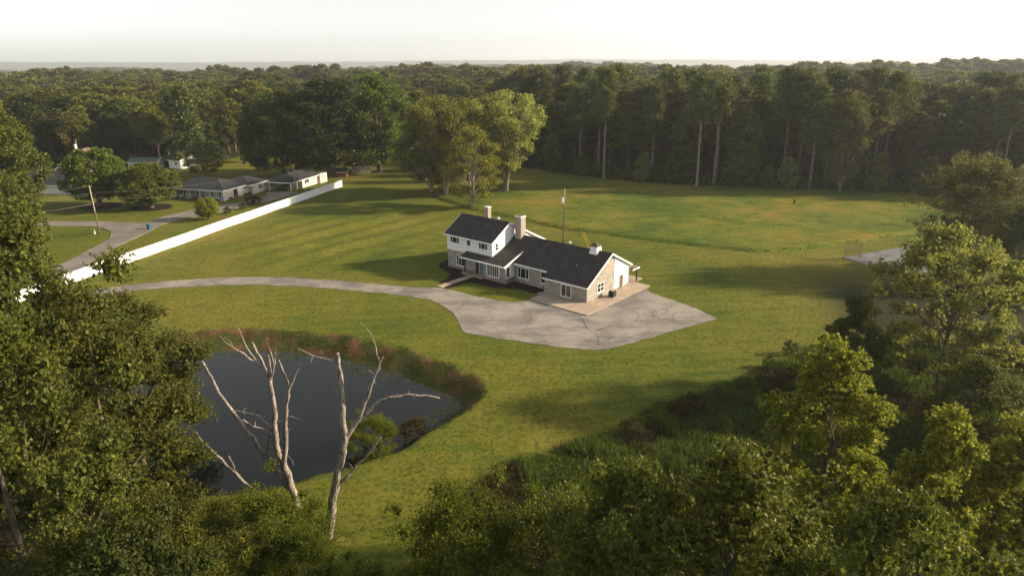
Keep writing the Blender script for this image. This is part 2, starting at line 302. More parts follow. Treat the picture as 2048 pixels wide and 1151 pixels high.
def shingle(name, col, var=0.35):
    a = N(name); u = a.uv()
    b1 = a.n('ShaderNodeTexBrick', {'Vector': u, 'Color1': (0, 0, 0, 1), 'Color2': (1, 1, 1, 1), 'Mortar': (0.1, 0.1, 0.1, 1), 'Scale': 1.0, 'Mortar Size': 0.012, 'Brick Width': 0.32, 'Row Height': 0.15})
    nz = a.noise(u, 0.7, 5, 0.6); fine = a.noise(u, 14, 3)
    st = a.noise(a.mapv(u, (1.6, 0.18, 1)), 1.0, 4)
    f = a.math('ADD', a.math('MULTIPLY', b1.outputs['Color'], 0.35), a.math('ADD', a.math('MULTIPLY', nz, 0.5), a.math('MULTIPLY', fine, 0.35)))
    c = a.mix(a.ramp(f, [(0.3, 0), (0.95, 1)]), [x * (1 - var) for x in col], [x * (1 + var) for x in col])
    c = a.mix(a.ramp(st, [(0.5, 0), (0.75, 0.45)]), c, [x * 1.5 for x in col])
    M[name] = a.done(a.bsdf(c, 0.95, 0.12, a.bump(b1.outputs['Color'], 0.4, 0.02))); return M[name]
shingle('roof_dark', (0.050, 0.046, 0.045), 0.55); shingle('roof_grey', (0.034, 0.036, 0.040)); shingle('roof_brown', (0.16, 0.12, 0.095))
shingle('roof_green', (0.10, 0.13, 0.12)); shingle('cupola_roof', (0.10, 0.075, 0.062))

# ------------------------------------------------------------------ terrain
def seg_dist(px, py, poly, closed=True):
    P = np.asarray(poly, float); d = np.full(px.shape, 1e9)
    n = len(P)
    for i in range(n if closed else n - 1):
        a = P[i]; b = P[(i + 1) % n]; ab = b - a
        t = np.clip(((px - a[0]) * ab[0] + (py - a[1]) * ab[1]) / (ab @ ab), 0, 1)
        d = np.minimum(d, np.hypot(px - a[0] - t * ab[0], py - a[1] - t * ab[1]))
    return d
def inside(px, py, poly):
    P = np.asarray(poly, float); r = np.zeros(px.shape, bool); n = len(P)
    for i in range(n):
        x1, y1 = P[i]; x2, y2 = P[(i + 1) % n]
        c = ((y1 > py) != (y2 > py)) & (px < (x2 - x1) * (py - y1) / (y2 - y1 + 1e-12) + x1)
        r ^= c
    return r
def sdist(px, py, poly):
    d = seg_dist(px, py, poly); return np.where(inside(px, py, poly), -d, d)
def sst(a, b, x):
    t = np.clip((x - a) / (b - a), 0, 1); return t * t * (3 - 2 * t)
def vnoise(x, y, s, seed=0):
    x = np.asarray(x) / s; y = np.asarray(y) / s
    xi = np.floor(x).astype(np.int64); yi = np.floor(y).astype(np.int64); fx = x - xi; fy = y - yi
    def h(a, b):
        n = (a * 374761393 + b * 668265263 + seed * 1442695041) & 0x7fffffff
        n = ((n ^ (n >> 13)) * 1274126177) & 0x7fffffff
        return ((n ^ (n >> 16)) & 0xffff) / 65535.0
    u = fx * fx * (3 - 2 * fx); v = fy * fy * (3 - 2 * fy)
    return (h(xi, yi) * (1 - u) + h(xi + 1, yi) * u) * (1 - v) + (h(xi, yi + 1) * (1 - u) + h(xi + 1, yi + 1) * u) * v

WATER_Z = -1.5
def hgt(x, y, full=False):
    x = np.asarray(x, float); y = np.asarray(y, float)
    h = 0.10 * (vnoise(x, y, 19, 1) - 0.5) + 0.05 * (vnoise(x, y, 6, 2) - 0.5)
    # old furrows across the front lawn
    g = np.exp(-(((x + 36) / 20) ** 2 + ((y - 143) / 24) ** 2))
    w = (x * math.cos(R_(144)) + y * math.sin(R_(144))) + 2.5 * vnoise(x, y, 14, 3)
    h = h + 0.26 * g * np.sin(w * 2 * math.pi / 6.5) + 0.1 * g * np.sin(w * 2 * math.pi / 15 + 1)
    flat = sst(1.0, 7.0, sdist(x, y, DRIVE)) * sst(17, 24, np.hypot(x - 4, y - 112))
    h = h * flat
    m = (x > -70) & (x < 12) & (y > 40) & (y < 102)
    d = np.full(x.shape, 99.0)
    if m.any():
        d[m] = sdist(x[m], y[m], WATER) + 0.6 * (vnoise(x[m], y[m], 2.6, 5) - 0.5) + 0.22 * (vnoise(x[m], y[m], 1.1, 6) - 0.5)
    W = 2.7 + 2.4 * sst(60, 80, y)
    bank = np.where(d > 0, -1.7 * (1 - sst(-0.15, 1.0, d / W)), -1.7 - np.clip(-d * 0.4, 0, 1.6))
    h = np.where(d < 8, h * sst(3, 8, d) + bank, h)
    # far country
    r = np.hypot(x, y)
    # gently rolling woods up to a low rise, a wide vale behind it, then ever fainter ridges
    hill = (vnoise(x, y, 260, 8) - 0.5) * 7 * sst(280, 500, r) + 3.5 * np.exp(-((r - 680) / 170) ** 2) - 20 * sst(800, 1250, r) - 38 * sst(1250, 3600, r)
    hill = hill + 13 * np.exp(-(((x - 520) / 240) ** 2 + ((y - 700) / 120) ** 2)) + (vnoise(x, y, 900, 9) - 0.5) * 10 * sst(1100, 2000, r)
    for ax_, ay_, rx_, ry_, am_ in ((150, 1650, 480, 150, 33), (1000, 1900, 430, 170, 40), (-1350, 2300, 520, 200, 34), (1900, 2900, 700, 260, 62), (-300, 3200, 800, 300, 58)): hill = hill + am_ * np.exp(-(((x - ax_) / rx_) ** 2 + ((y - ay_) / ry_) ** 2))
    hill = hill + (58 + 34 * sst(-5500, 4500, x) + 14 * (vnoise(x, y, 1700, 10) - 0.5)) * np.exp(-((y - 8200) / 900) ** 2)
    h = h + hill
    if full: return h, d, W
    return h

def axis(lo, hi, fine_lo, fine_hi, step, fstep, pond):
    a = [lo]
    x = fine_lo; core = []
    while x <= fine_hi:
        core.append(x); x += fstep if pond[0] <= x <= pond[1] else step
    left = []; x = fine_lo; s = step
    while x > lo: s *= 1.22; x -= s; left.append(max(x, lo))
    right = []; x = core[-1]; s = step
    while x < hi: s *= 1.22; x += s; right.append(min(x, hi))
    return np.array(left[::-1] + core + right)

def grid_mesh(name, X, Y, zfun):
    gx, gy = np.meshgrid(X, Y); V = np.stack([gx.ravel(), gy.ravel(), zfun(gx.ravel(), gy.ravel())], 1)
    nx, ny = len(X), len(Y); i = (np.arange(ny - 1)[:, None] * nx + np.arange(nx - 1)[None]).ravel()
    return np_mesh(name, V, np.stack([i, i + 1, i + nx + 1, i + nx], 1), 4, True), V

FEDGE = [(-400, 262), (-160, 240), (-128, 238), (-108, 252), (-100, 300), (-84, 320), (-70, 300), (-62, 262), (-20, 258), (-4, 243), (8, 234), (30, 213), (55, 200), (107, 188), (165, 178), (220, 130), (420, 60)]   # foot of the woods behind the clearings
def beyond_edge(x, y):
    P = np.array(FEDGE, float); return y - np.interp(x, P[:, 0], P[:, 1])
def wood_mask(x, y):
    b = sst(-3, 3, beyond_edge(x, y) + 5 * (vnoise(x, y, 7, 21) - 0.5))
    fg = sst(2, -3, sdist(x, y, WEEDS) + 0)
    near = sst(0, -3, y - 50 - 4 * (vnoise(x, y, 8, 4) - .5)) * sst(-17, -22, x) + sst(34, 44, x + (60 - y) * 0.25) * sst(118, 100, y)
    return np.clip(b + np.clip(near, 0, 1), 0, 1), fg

XS = axis(-9000, 9000, -150, 150, 1.25, 0.6, (-54, 2)); YS = axis(-700, 9000, -8, 262, 1.25, 0.6, (46, 94))
gme, gv = grid_mesh('ground', XS, YS, hgt)
hh, dd, WW = hgt(gv[:, 0], gv[:, 1], True)
wm, fgm = wood_mask(gv[:, 0], gv[:, 1])
rr = np.hypot(gv[:, 0], gv[:, 1])
def clearing(x, y): return sst(0.76, 0.80, vnoise(x, y, 130, 31)) * (np.hypot(x, y) > 420)
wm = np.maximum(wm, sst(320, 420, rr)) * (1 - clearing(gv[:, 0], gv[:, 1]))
bankm = sst(1.0, 0.75, (dd + 1.2 * (vnoise(gv[:, 0], gv[:, 1], 1.5, 12) - 0.5)) / WW) * (dd < 12)
# bare worn earth: under the maples, round the neighbours' street edge
ca = gme.color_attributes.new('zone', 'FLOAT_COLOR', 'POINT')
ca.data.foreach_set('color', np.stack([bankm, wm, fgm, np.ones_like(wm)], 1).astype(np.float32).ravel())

def lawn_cols(a, p):
    big = a.noise(p, 0.026, 3, 0.55); mid = a.noise(a.mapv(p, (1, 0.45, 1), (0, 0, R_(36))), 0.14, 5, 0.6)
    fine = a.noise(p, 1.9, 5, 0.75); streak = a.noise(a.mapv(p, (0.07, 1.3, 1), (0, 0, R_(-14))), 0.5, 5, 0.65)
    f = a.math('ADD', a.math('MULTIPLY', big, 0.55), a.math('ADD', a.math('MULTIPLY', mid, 0.36), a.math('MULTIPLY', streak, 0.34)))
    c = a.ramp(f, [(0.50, (0.046, 0.076, 0.009)), (0.585, (0.088, 0.108, 0.012)), (0.66, (0.128, 0.124, 0.017)), (0.76, (0.172, 0.142, 0.028))])
    # mowing passes, each about a deck wide, laid light and dark
    w = a.n('ShaderNodeTexWave', {'Vector': a.mapv(p, (1, 1, 1), (0, 0, R_(-10))), 'Scale': 0.115, 'Distortion': 5.0, 'Detail': 2.0, 'Detail Scale': 0.25}, bands_direction='Y').outputs['Fac']
    c = a.mix(a.ramp(w, [(0.25, 0.0), (0.75, 0.36)]), c, (0.140, 0.134, 0.018))
    c = a.mix(a.ramp(fine, [(0.38, 0.75), (0.52, 0.0)]), c, (0.028, 0.042, 0.006))
    med = a.noise(p, 0.55, 5, 0.75)
    c = a.mix(a.ramp(med, [(0.40, 0.4), (0.50, 0.0)]), c, (0.046, 0.066, 0.010))
    spots = a.noise(p, 0.30, 4, 0.6)
    c = a.mix(a.ramp(spots, [(0.60, 0.0), (0.74, 0.45)]), c, (0.085, 0.062, 0.020))
    return c, fine, mid

a = N('lawn_ground'); P_ = a.pos()
c, fine, mid = lawn_cols(a, P_)
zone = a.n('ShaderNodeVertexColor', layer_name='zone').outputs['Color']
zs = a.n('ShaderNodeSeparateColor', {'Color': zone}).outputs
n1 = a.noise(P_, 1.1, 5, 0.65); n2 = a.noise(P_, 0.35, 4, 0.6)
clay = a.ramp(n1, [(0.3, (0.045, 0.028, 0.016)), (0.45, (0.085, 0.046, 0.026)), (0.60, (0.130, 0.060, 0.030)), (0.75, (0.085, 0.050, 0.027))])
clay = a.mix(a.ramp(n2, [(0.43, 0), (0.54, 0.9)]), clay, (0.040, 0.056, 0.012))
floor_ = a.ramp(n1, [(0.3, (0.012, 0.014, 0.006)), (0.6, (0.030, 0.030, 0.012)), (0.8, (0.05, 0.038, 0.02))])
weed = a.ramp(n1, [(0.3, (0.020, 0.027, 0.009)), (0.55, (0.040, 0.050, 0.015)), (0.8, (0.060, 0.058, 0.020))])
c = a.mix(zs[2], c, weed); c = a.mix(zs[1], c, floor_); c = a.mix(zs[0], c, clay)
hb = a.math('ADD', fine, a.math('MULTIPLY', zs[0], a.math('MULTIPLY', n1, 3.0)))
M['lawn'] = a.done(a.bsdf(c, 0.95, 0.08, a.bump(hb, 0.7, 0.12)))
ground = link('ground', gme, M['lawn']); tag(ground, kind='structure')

# ------------------------------------------------------------------ pond water
a = N('pond_water'); p = a.pos()
rip = a.noise(a.mapv(p, (1, 2.4, 1)), 1.3, 3, 0.5); sw = a.noise(p, 0.10, 3)
wc = a.mix(a.ramp(sw, [(0.35, 0), (0.7, 1)]), (0.0022, 0.0030, 0.0032), (0.004, 0.0048, 0.0046))
wb = a.n('ShaderNodeBsdfPrincipled', {'Base Color': wc, 'Roughness': a.ramp(a.noise(p, 0.06, 3), [(0.4, 0.02), (0.65, 0.16)]), 'IOR': 1.33, 'Specular IOR Level': 0.5})
a.t.links.new(a.bump(a.math('ADD', rip, a.math('MULTIPLY', sw, 0.6)), 0.05, 0.03), wb.inputs['Normal'])
M['water'] = a.done(wb.outputs[0])
wcx = sum(q[0] for q in WATER) / len(WATER); wcy = sum(q[1] for q in WATER) / len(WATER)
wpts = []
for q in WATER:
    dx, dy = q[0] - wcx, q[1] - wcy; L = math.hypot(dx, dy); wpts.append((q[0] + dx / L * 1.6, q[1] + dy / L * 1.6, WATER_Z))
mb = MB(); mb.poly(wpts[::-1], [tuple(range(len(wpts)))]); tag(mb.build('pond_water', M['water']), kind='structure')

# ------------------------------------------------------------------ paved and dug areas
def smooth_loop(poly, it=2):
    P = [np.array(q, float) for q in poly]
    for _ in range(it):
        Q = []
        for i in range(len(P)):
            a_, b_ = P[i], P[(i + 1) % len(P)]; Q += [a_ * 0.75 + b_ * 0.25, a_ * 0.25 + b_ * 0.75]
        P = Q
    return [tuple(q) for q in P]
def ragged(poly, step=0.6, amp=0.12, seed=0):
    r = random.Random(seed); out = []
    for i in range(len(poly)):
        a_ = Vector(poly[i]); b_ = Vector(poly[(i + 1) % len(poly)]); L = (b_ - a_).length; k = max(1, int(L / step)); nrm = Vector((-(b_ - a_).y, (b_ - a_).x)) / max(L, 1e-6)
        for j in range(k): out.append(tuple(a_.lerp(b_, j / k) + nrm * r.uniform(-amp, amp)))
    return out
def sheet(name, poly, mat, z, skirt=0.12, drape=False):
    P2 = [Vector((q[0], q[1])) for q in poly]; n = len(P2)
    vs_, es_, fs_, *_r = delaunay_2d_cdt(P2, [(i, (i + 1) % n) for i in range(n)], [], 1, 1e-5)
    top = [(v.x, v.y, (float(hgt(v.x, v.y)) if drape else 0.0) + z) for v in vs_]
    mb = MB(); mb.poly(top, [tuple(f) for f in fs_])
    # the edge of the slab going into the ground
    loop = [(q.x, q.y, (float(hgt(q.x, q.y)) if drape else 0.0) + z) for q in P2]
    low = [(q[0], q[1], q[2] - skirt) for q in loop]
    mb.poly(loop + low, [(i, (i + 1) % n, (i + 1) % n + n, i + n) for i in range(n)])
    me = mb.mesh(name)
    # normals up
    for pl in me.polygons:
        pass
    o = link(name, me, mat); return tag(o, kind='structure')

def asphalt(name, ca, cb, crack=0.5, patch=(0.1, 0.09, 0.08)):
    a = N(name); p = a.pos()
    big = a.noise(p, 0.13, 5, 0.62, 0.6); fine = a.noise(p, 5.0, 4, 0.7); st = a.noise(a.mapv(p, (0.5, 1.1, 1), (0, 0, R_(-22))), 0.45, 6, 0.68, 0.5)
    c = a.mix(a.ramp(a.math('ADD', a.math('MULTIPLY', big, 0.6), a.math('MULTIPLY', st, 0.45)), [(0.45, 0), (0.60, 1)]), ca, cb)
    c = a.mix(a.ramp(fine, [(0.35, 0.45), (0.6, 0)]), c, [x * 0.6 for x in ca])
    wp = a.n('ShaderNodeVectorMath', {0: p, 1: a.n('ShaderNodeTexNoise', {'Vector': p, 'Scale': 0.5, 'Detail': 4.0}).outputs['Color']}, operation='ADD').outputs[0]
    vor = a.n('ShaderNodeTexVoronoi', {'Vector': wp, 'Scale': 0.22}, feature='DISTANCE_TO_EDGE').outputs['Distance']
    vor2 = a.n('ShaderNodeTexVoronoi', {'Vector': wp, 'Scale': 0.62}, feature='DISTANCE_TO_EDGE').outputs['Distance']
    k = a.ramp(vor, [(0.0, 1.0), (0.004, 0.7), (0.009, 0.0)]); k2 = a.ramp(vor2, [(0.0, 0.6), (0.010, 0.0)])
    gate = a.ramp(a.noise(p, 0.11, 2), [(0.45, 0.15), (0.6, 1.0)])
    kk = a.math('MULTIPLY', a.math('MAXIMUM', k, a.math('MULTIPLY', k2, a.ramp(big, [(0.5, 0), (0.62, 1)]))), a.math('MULTIPLY', gate, crack))
    c = a.mix(kk, c, (0.045, 0.036, 0.028))
    dk = a.noise(a.mapv(p, (0.7, 1.1, 1), (0, 0, R_(35))), 0.22, 6, 0.68, 0.8)
    c = a.mix(a.ramp(dk, [(0.53, 0), (0.66, 0.65)]), c, patch)
    M[name] = a.done(a.bsdf(c, 0.92, 0.15, a.bump(a.math('SUBTRACT', fine, kk), 0.4, 0.03))); return M[name]
asphalt('old_asphalt', (0.160, 0.146, 0.134), (0.300, 0.264, 0.228), 0.9, (0.098, 0.098, 0.102))
asphalt('street_asphalt', (0.15, 0.135, 0.12), (0.22, 0.195, 0.17), 0.5)
asphalt('court_asphalt', (0.11, 0.11, 0.115), (0.19, 0.19, 0.195), 0.6, (0.08, 0.08, 0.085))
a = N('concrete'); p = a.pos(); nz = a.noise(p, 0.5, 5, 0.65); fi = a.noise(p, 7, 4, 0.7)
c = a.mix(a.ramp(nz, [(0.35, 0), (0.7, 1)]), (0.30, 0.235, 0.175), (0.42, 0.335, 0.255)); c = a.mix(a.ramp(fi, [(0.35, 0.3), (0.6, 0)]), c, (0.2, 0.16, 0.12))
M['concrete'] = a.done(a.bsdf(c, 0.85, 0.2, a.bump(fi, 0.2, 0.01)))
a = N('mulch'); p = a.pos(); nz = a.noise(p, 6, 5, 0.75); c = a.ramp(nz, [(0.3, (0.008, 0.006, 0.005)), (0.6, (0.022, 0.015, 0.011)), (0.8, (0.045, 0.030, 0.022))])
M['mulch'] = a.done(a.bsdf(c, 0.95, 0.1, a.bump(nz, 0.9, 0.06)))
a = N('bare_earth'); p = a.pos(); nz = a.noise(p, 1.4, 5, 0.7); c = a.ramp(nz, [(0.3, (0.05, 0.045, 0.015)), (0.55, (0.11, 0.075, 0.04)), (0.8, (0.17, 0.10, 0.06))])
M['bare_earth'] = a.done(a.bsdf(c, 0.95, 0.1, a.bump(nz, 0.6, 0.05)))

sheet('driveway', ragged(DRIVE, 0.7, 0.13, 1), M['old_asphalt'], 0.035)
crk = N('crack_fill'); M['crack'] = crk.done(crk.bsdf((0.028, 0.024, 0.020), 0.95, 0.1))
def crack(pts, w, seed):
    r = random.Random(seed); P = []
    for i in range(len(pts) - 1):
        a_, b_ = Vector(pts[i]), Vector(pts[i + 1]); k = max(2, int((b_ - a_).length / 0.35))
        for j in range(k): P.append(a_.lerp(b_, j / k) + Vector((r.uniform(-.08, .08), r.uniform(-.08, .08))))
    P.append(Vector(pts[-1])); L_, R2 = [], []
    for i, q in enumerate(P):
        d = (P[min(i + 1, len(P) - 1)] - P[max(i - 1, 0)]).normalized(); n_ = Vector((-d.y, d.x)) * (w * r.uniform(0.4, 1.3) * (0.35 if i in (0, len(P) - 1) else 1) / 2)
        L_.append((*(q + n_), 0.039)); R2.append((*(q - n_), 0.039))
    m = len(P); tag(MB().poly(R2 + L_, [(i, i + 1, m + i + 1, m + i) for i in range(m - 1)]).build('pavement_crack', M['crack']), kind='structure')
crack(CRACKA, 0.12, 1); crack(CRACKB, 0.06, 2); crack(CRACKC, 0.05, 3); crack(CRACKD, 0.04, 4)
sheet('street', ragged(NSTREET, 0.9, 0.12, 2), M['street_asphalt'], 0.09, 0.3)
sheet('sports_court', ragged(COURT, 0.8, 0.08, 3), M['court_asphalt'], 0.09, 0.3)

HA = R_(49.5); HO = (11.35, 97.8)
def HW(t, s_):   # house frame (t away from the drive, s along the front) to world
    return (HO[0] + t * math.cos(HA) - s_ * math.sin(HA), HO[1] + t * math.sin(HA) + s_ * math.cos(HA))
sheet('mulch_bed', smooth_loop([HW(-0.2, 8.0), HW(-1.7, 9.3), HW(-1.3, 11.5), HW(-2.0, 13.6), HW(-3.4, 15.4), HW(-3.6, 18), HW(-3.9, 21.2), HW(-8.6, 21.0), HW(-8.7, 22.3), HW(-1.0, 23.6), HW(1.5, 20), HW(3, 8.0)]), M['mulch'], 0.06)
sheet('mulch_bed', smooth_loop([HW(1.2, 23.9), HW(-1.4, 23.9), HW(-8.5, 23.2), HW(-8.5, 23.9), HW(-3.4, 25.6), HW(-2.0, 28.0), HW(-1.6, 30.6), HW(0.2, 32.6), HW(3.8, 33.6), HW(7, 33.4), HW(7, 30), HW(3, 27)]), M['mulch'], 0.06)
# patio slabs and the front walk, cast in bays with open joints
pat = empty('patio', (HO[0], HO[1], 0), HA); tag(pat, kind='structure')
def bays(x0, x1, y0, y1, nx, ny, z1, parent, g=0.012, nm='slab'):
    for i in range(nx):
        for j in range(ny):
            a0 = x0 + (x1 - x0) * i / nx; a1 = x0 + (x1 - x0) * (i + 1) / nx; b0 = y0 + (y1 - y0) * j / ny; b1 = y0 + (y1 - y0) * (j + 1) / ny
            MB().box(a0 + g, a1 - g, b0 + g, b1 - g, -0.1, z1).build(nm, M['concrete'], parent)
bays(-4.4, -0.06, -3.15, 7.7, 1, 3, 0.15, pat)
bays(-0.06, 13.7, -3.15, -0.06, 4, 1, 0.15, pat)
bays(11.95, 16.5, -0.06, 6.0, 1, 2, 0.15, pat)
wk = empty('front_walk', (HO[0], HO[1], 0), HA); tag(wk, kind='structure')
bays(-9.0, -1.5, 22.2, 23.55, 5, 1, 0.09, wk)

# ------------------------------------------------------------------ main house (x = t, y = s in its own frame)
house = empty('stone_house', (HO[0], HO[1], 0), HA)
tag(house, 'long stone and white house with black shingle roofs beside the drive', 'house')
def win_x(parent, x, y0, y1, z0, z1, ny=1, nz=1, facing=-1, fw=0.09, gl='window_glass', widths=None, name='window'):
    """window on a wall of constant x"""
    d = facing; X = lambda q: x + d * q
    w = MB(); lo, hi = sorted((X(-0.03), X(0.055)))
    w.box(lo, hi, y0, y1, z1 - fw, z1); w.box(lo, hi, y0, y1, z0, z0 + fw); w.box(lo, hi, y0, y0 + fw, z0 + fw, z1 - fw); w.box(lo, hi, y1 - fw, y1, z0 + fw, z1 - fw)
    o = w.build(name, M['white_paint'], parent)
    yi0, yi1, zi0, zi1 = y0 + fw, y1 - fw, z0 + fw, z1 - fw
    ws = widths or [1] * ny; tot = sum(ws); cur = yi0
    for i, q in enumerate(ws):
        nxt = cur + (yi1 - yi0) * q / tot
        for k in range(nz):
            za = zi0 + (zi1 - zi0) * k / nz; zb = zi0 + (zi1 - zi0) * (k + 1) / nz
            g = fw * 0.42
            lo2, hi2 = sorted((X(-0.02), X(0.018)))
            MB().box(lo2, hi2, cur + (g if i else 0), nxt - (g if i < len(ws) - 1 else 0), za + (g * 0.7 if k else 0), zb - (g * 0.7 if k < nz - 1 else 0)).build('pane', M[gl], o)
        if i < len(ws) - 1:
            lo3, hi3 = sorted((X(-0.02), X(0.045))); MB().box(lo3, hi3, nxt - g, nxt + g, zi0, zi1).build('mullion', M['white_paint'], o)
        cur = nxt
    if nz > 1:
        for k in range(1, nz):
            za = zi0 + (zi1 - zi0) * k / nz; lo3, hi3 = sorted((X(-0.02), X(0.040))); MB().box(lo3, hi3, yi0, yi1, za - 0.035, za + 0.035).build('rail', M['white_paint'], o)
    lo4, hi4 = sorted((X(-0.02), X(0.10))); MB().box(lo4, hi4, y0 - 0.06, y1 + 0.06, z0 - 0.07, z0 - 0.004).build('sill', M['white_paint'], o)
    return o
def swap(o):
    """turn an x-wall window into a y-wall window: (x,y) -> (y,x)"""
    for q in [o] + list(o.children):
        me = q.data
        for v in me.vertices: v.co.x, v.co.y = v.co.y, v.co.x
        me.flip_normals(); me.update()
    return o
def win_y(parent, y, x0, x1, z0, z1, **kw): return swap(win_x(parent, y, x0, x1, z0, z1, **kw))

RZ, RT, SL = 6.65, 6.2, 0.61                      # main ridge: height, position, slope
zf = lambda t: RZ - SL * (RT - t)                 # front roof plane
zb_ = lambda t: RZ - 0.50 * (t - RT)              # rear roof plane
# walls
MB().prism_y([(0, -0.3), (11.7, -0.3), (11.7, zb_(11.7) - 0.2), (RT, RZ - 0.22), (0, zf(0) - 0.2)], 0, 8.0).build('wall', M['stone_wall'], house)
MB().prism_y([(1.2, -0.3), (11.6, -0.3), (11.6, zb_(11.6) - 0.2), (RT, RZ - 0.22), (1.2, zf(1.2) - 0.2)], 8.0, 19.4).build('wall', M['stone_wall'], house)
PZ = lambda t: 3.18 + 0.35 * (t + 1.6)            # porch roof plane
MB().prism_y([(-1.0, 0.92), (3.3, 0.92), (3.3, PZ(3.3) - 0.2), (-1.0, PZ(-1.0) - 0.2)], 15.5, 20.4).build('bay_wall', M['white_siding'], house)
MB().prism_y([(-1.02, -0.3), (3.2, -0.3), (3.2, 0.915), (-1.02, 0.915)], 15.48, 20.4).build('bay_plinth', M['brick_base'], house)
MB().box(-1.024, -0.9, 15.484, 16.75, 0.918, PZ(-1.0) - 0.22).build('stone_facing', M['stone_wall'], house)
MB().box(-1.024, -0.9, 19.75, 20.38, 0.918, PZ(-1.0) - 0.22).build('stone_facing', M['stone_wall'], house)
MB().box(-1.024, -0.9, 16.75, 19.75, PZ(-1) - 0.5, PZ(-1.0) - 0.22).build('header', M['white_paint'], house)
MB().box(0.2, 15.0, 19.4, 30.1, -0.3, 3.35).build('wall', M['stone_wall'], house)
MB().box(0.16, 0.3, 19.38, 30.12, -0.3, 0.55).build('plinth', M['brick_base'], house)
UZ, UT = 9.02, 4.3
uf = lambda t: UZ - 0.615 * (UT - t); ub = lambda t: UZ - 0.487 * (t - UT)
MB().prism_y([(0.12, 3.352), (15.04, 3.352), (15.04, ub(15.04) - 0.2), (UT, UZ - 0.22), (0.12, uf(0.12) - 0.2)], 19.38, 30.16).build('upper_wall', M['white_siding'], house)
# white siding on the rear half of the garage gable end, and brick stub beneath
MB().prism_y([(7.45, 0.42), (11.72, 0.42), (11.72, zb_(11.72) - 0.26), (7.45, zb_(7.45) - 0.26)], -0.05, 0.1).build('gable_siding', M['white_siding'], house)
MB().box(10.3, 11.715, -0.04, 0.1, 0.155, 0.41).build('plinth', M['brick_base'], house)
# side lean-to on the far left
MB().box(3.2, 7.6, 30.16, 32.2, -0.3, 3.0).build('side_bay', M['stone_wall'], house)
MB().slab([(2.8, 30.17, 4.2), (8.0, 30.17, 4.2), (8.0, 32.65, 2.95), (2.8, 32.65, 2.95)][::-1], 0.16).build('side_bay_roof', M['roof_dark'], house)
MB().box(2.78, 8.02, 32.655, 32.7, 2.74, 2.97).build('fascia', M['white_paint'], house)
# roofs
th = 0.17
r1 = MB(); r1.slab([(-0.45, -0.35, zf(-0.45)), (RT, -0.35, RZ), (RT, 8.15, RZ), (-0.45, 8.15, zf(-0.45))], th)
r1.slab([(0.75, 8.15, zf(0.75)), (RT, 8.15, RZ), (RT, 19.36, RZ), (0.75, 19.36, zf(0.75))], th)
r1.slab([(RT, -0.35, RZ), (12.3, -0.35, zb_(12.3)), (12.3, 19.36, zb_(12.3)), (RT, 19.36, RZ)], th)
roof = r1.build('main_roof', M['roof_dark'], house)
MB().bar((RT, -0.35, RZ + 0.02), (RT, 19.36, RZ + 0.02), 0.32, 0.05).build('ridge_cap', M['roof_dark'], roof)
r2 = MB(); r2.slab([(-1.65, 15.2, PZ(-1.65)), (3.35, 15.2, PZ(3.35)), (3.35, 19.36, PZ(3.35)), (-1.65, 19.36, PZ(-1.65))], th)
r2.slab([(-1.65, 19.36, PZ(-1.65)), (0.11, 19.36, PZ(0.11)), (0.11, 25.4, PZ(0.11)), (-1.65, 25.4, PZ(-1.65))], th)
r2.build('porch_roof', M['roof_dark'], house)
r3 = MB(); r3.slab([(-0.35, 19.05, uf(-0.35)), (UT, 19.05, UZ), (UT, 30.5, UZ), (-0.35, 30.5, uf(-0.35))], th)
r3.slab([(UT, 19.05, UZ), (15.6, 19.05, ub(15.6)), (15.6, 30.5, ub(15.6)), (UT, 30.5, UZ)], th)
roof2 = r3.build('upper_roof', M['roof_dark'], house)
MB().bar((UT, 19.05, UZ + 0.02), (UT, 30.5, UZ + 0.02), 0.3, 0.05).build('ridge_cap', M['roof_dark'], roof2)
# fascias, gutters and rakes
def board(nm, a_, b_, h=0.24, w=0.05, mat='white_paint'): MB().bar(a_, b_, w, h).build(nm, M[mat], house)
def eave(x, y0, y1, z, sgn=-1):
    board('fascia', (x + sgn * 0.03, y0, z - 0.11), (x + sgn * 0.03, y1, z - 0.11), 0.24)
    MB().box(*sorted((x + sgn * 0.06, x + sgn * 0.17)), y0, y1, z - 0.15, z - 0.04).build('gutter', M['white_paint'], house)
eave(-0.45, -0.36, 8.16, zf(-0.45)); eave(0.75, 8.3, 15.1, zf(0.75)); eave(-1.65, 15.2, 25.4, PZ(-1.65)); eave(-0.35, 19.06, 30.5, uf(-0.35)); eave(12.3, -0.36, 15, zb_(12.3), 1); eave(15.6, 19.06, 30.5, ub(15.6), 1)
for x0, z0, x1, z1, y in ((-0.5, zf(-0.5), RT, RZ, -0.38), (RT, RZ, 12.35, zb_(12.35), -0.38), (-1.7, PZ(-1.7), 3.3, PZ(3.3), 15.17), (-0.4, uf(-0.4), UT, UZ, 19.02), (UT, UZ, 15.65, ub(15.65), 19.02), (-0.4, uf(-0.4), UT, UZ, 30.53), (UT, UZ, 15.65, ub(15.65), 30.53)):
    board('rake_board', (x0, y, z0 - 0.10), (x1, y, z1 - 0.10), 0.27)
MB().slab([(-0.45, 0, zf(-0.45) - 0.19), (0.02, 0, zf(-0.45) - 0.19), (0.02, 8.1, zf(-0.45) - 0.19), (-0.45, 8.1, zf(-0.45) - 0.19)], 0.03).build('soffit', M['white_paint'], house)
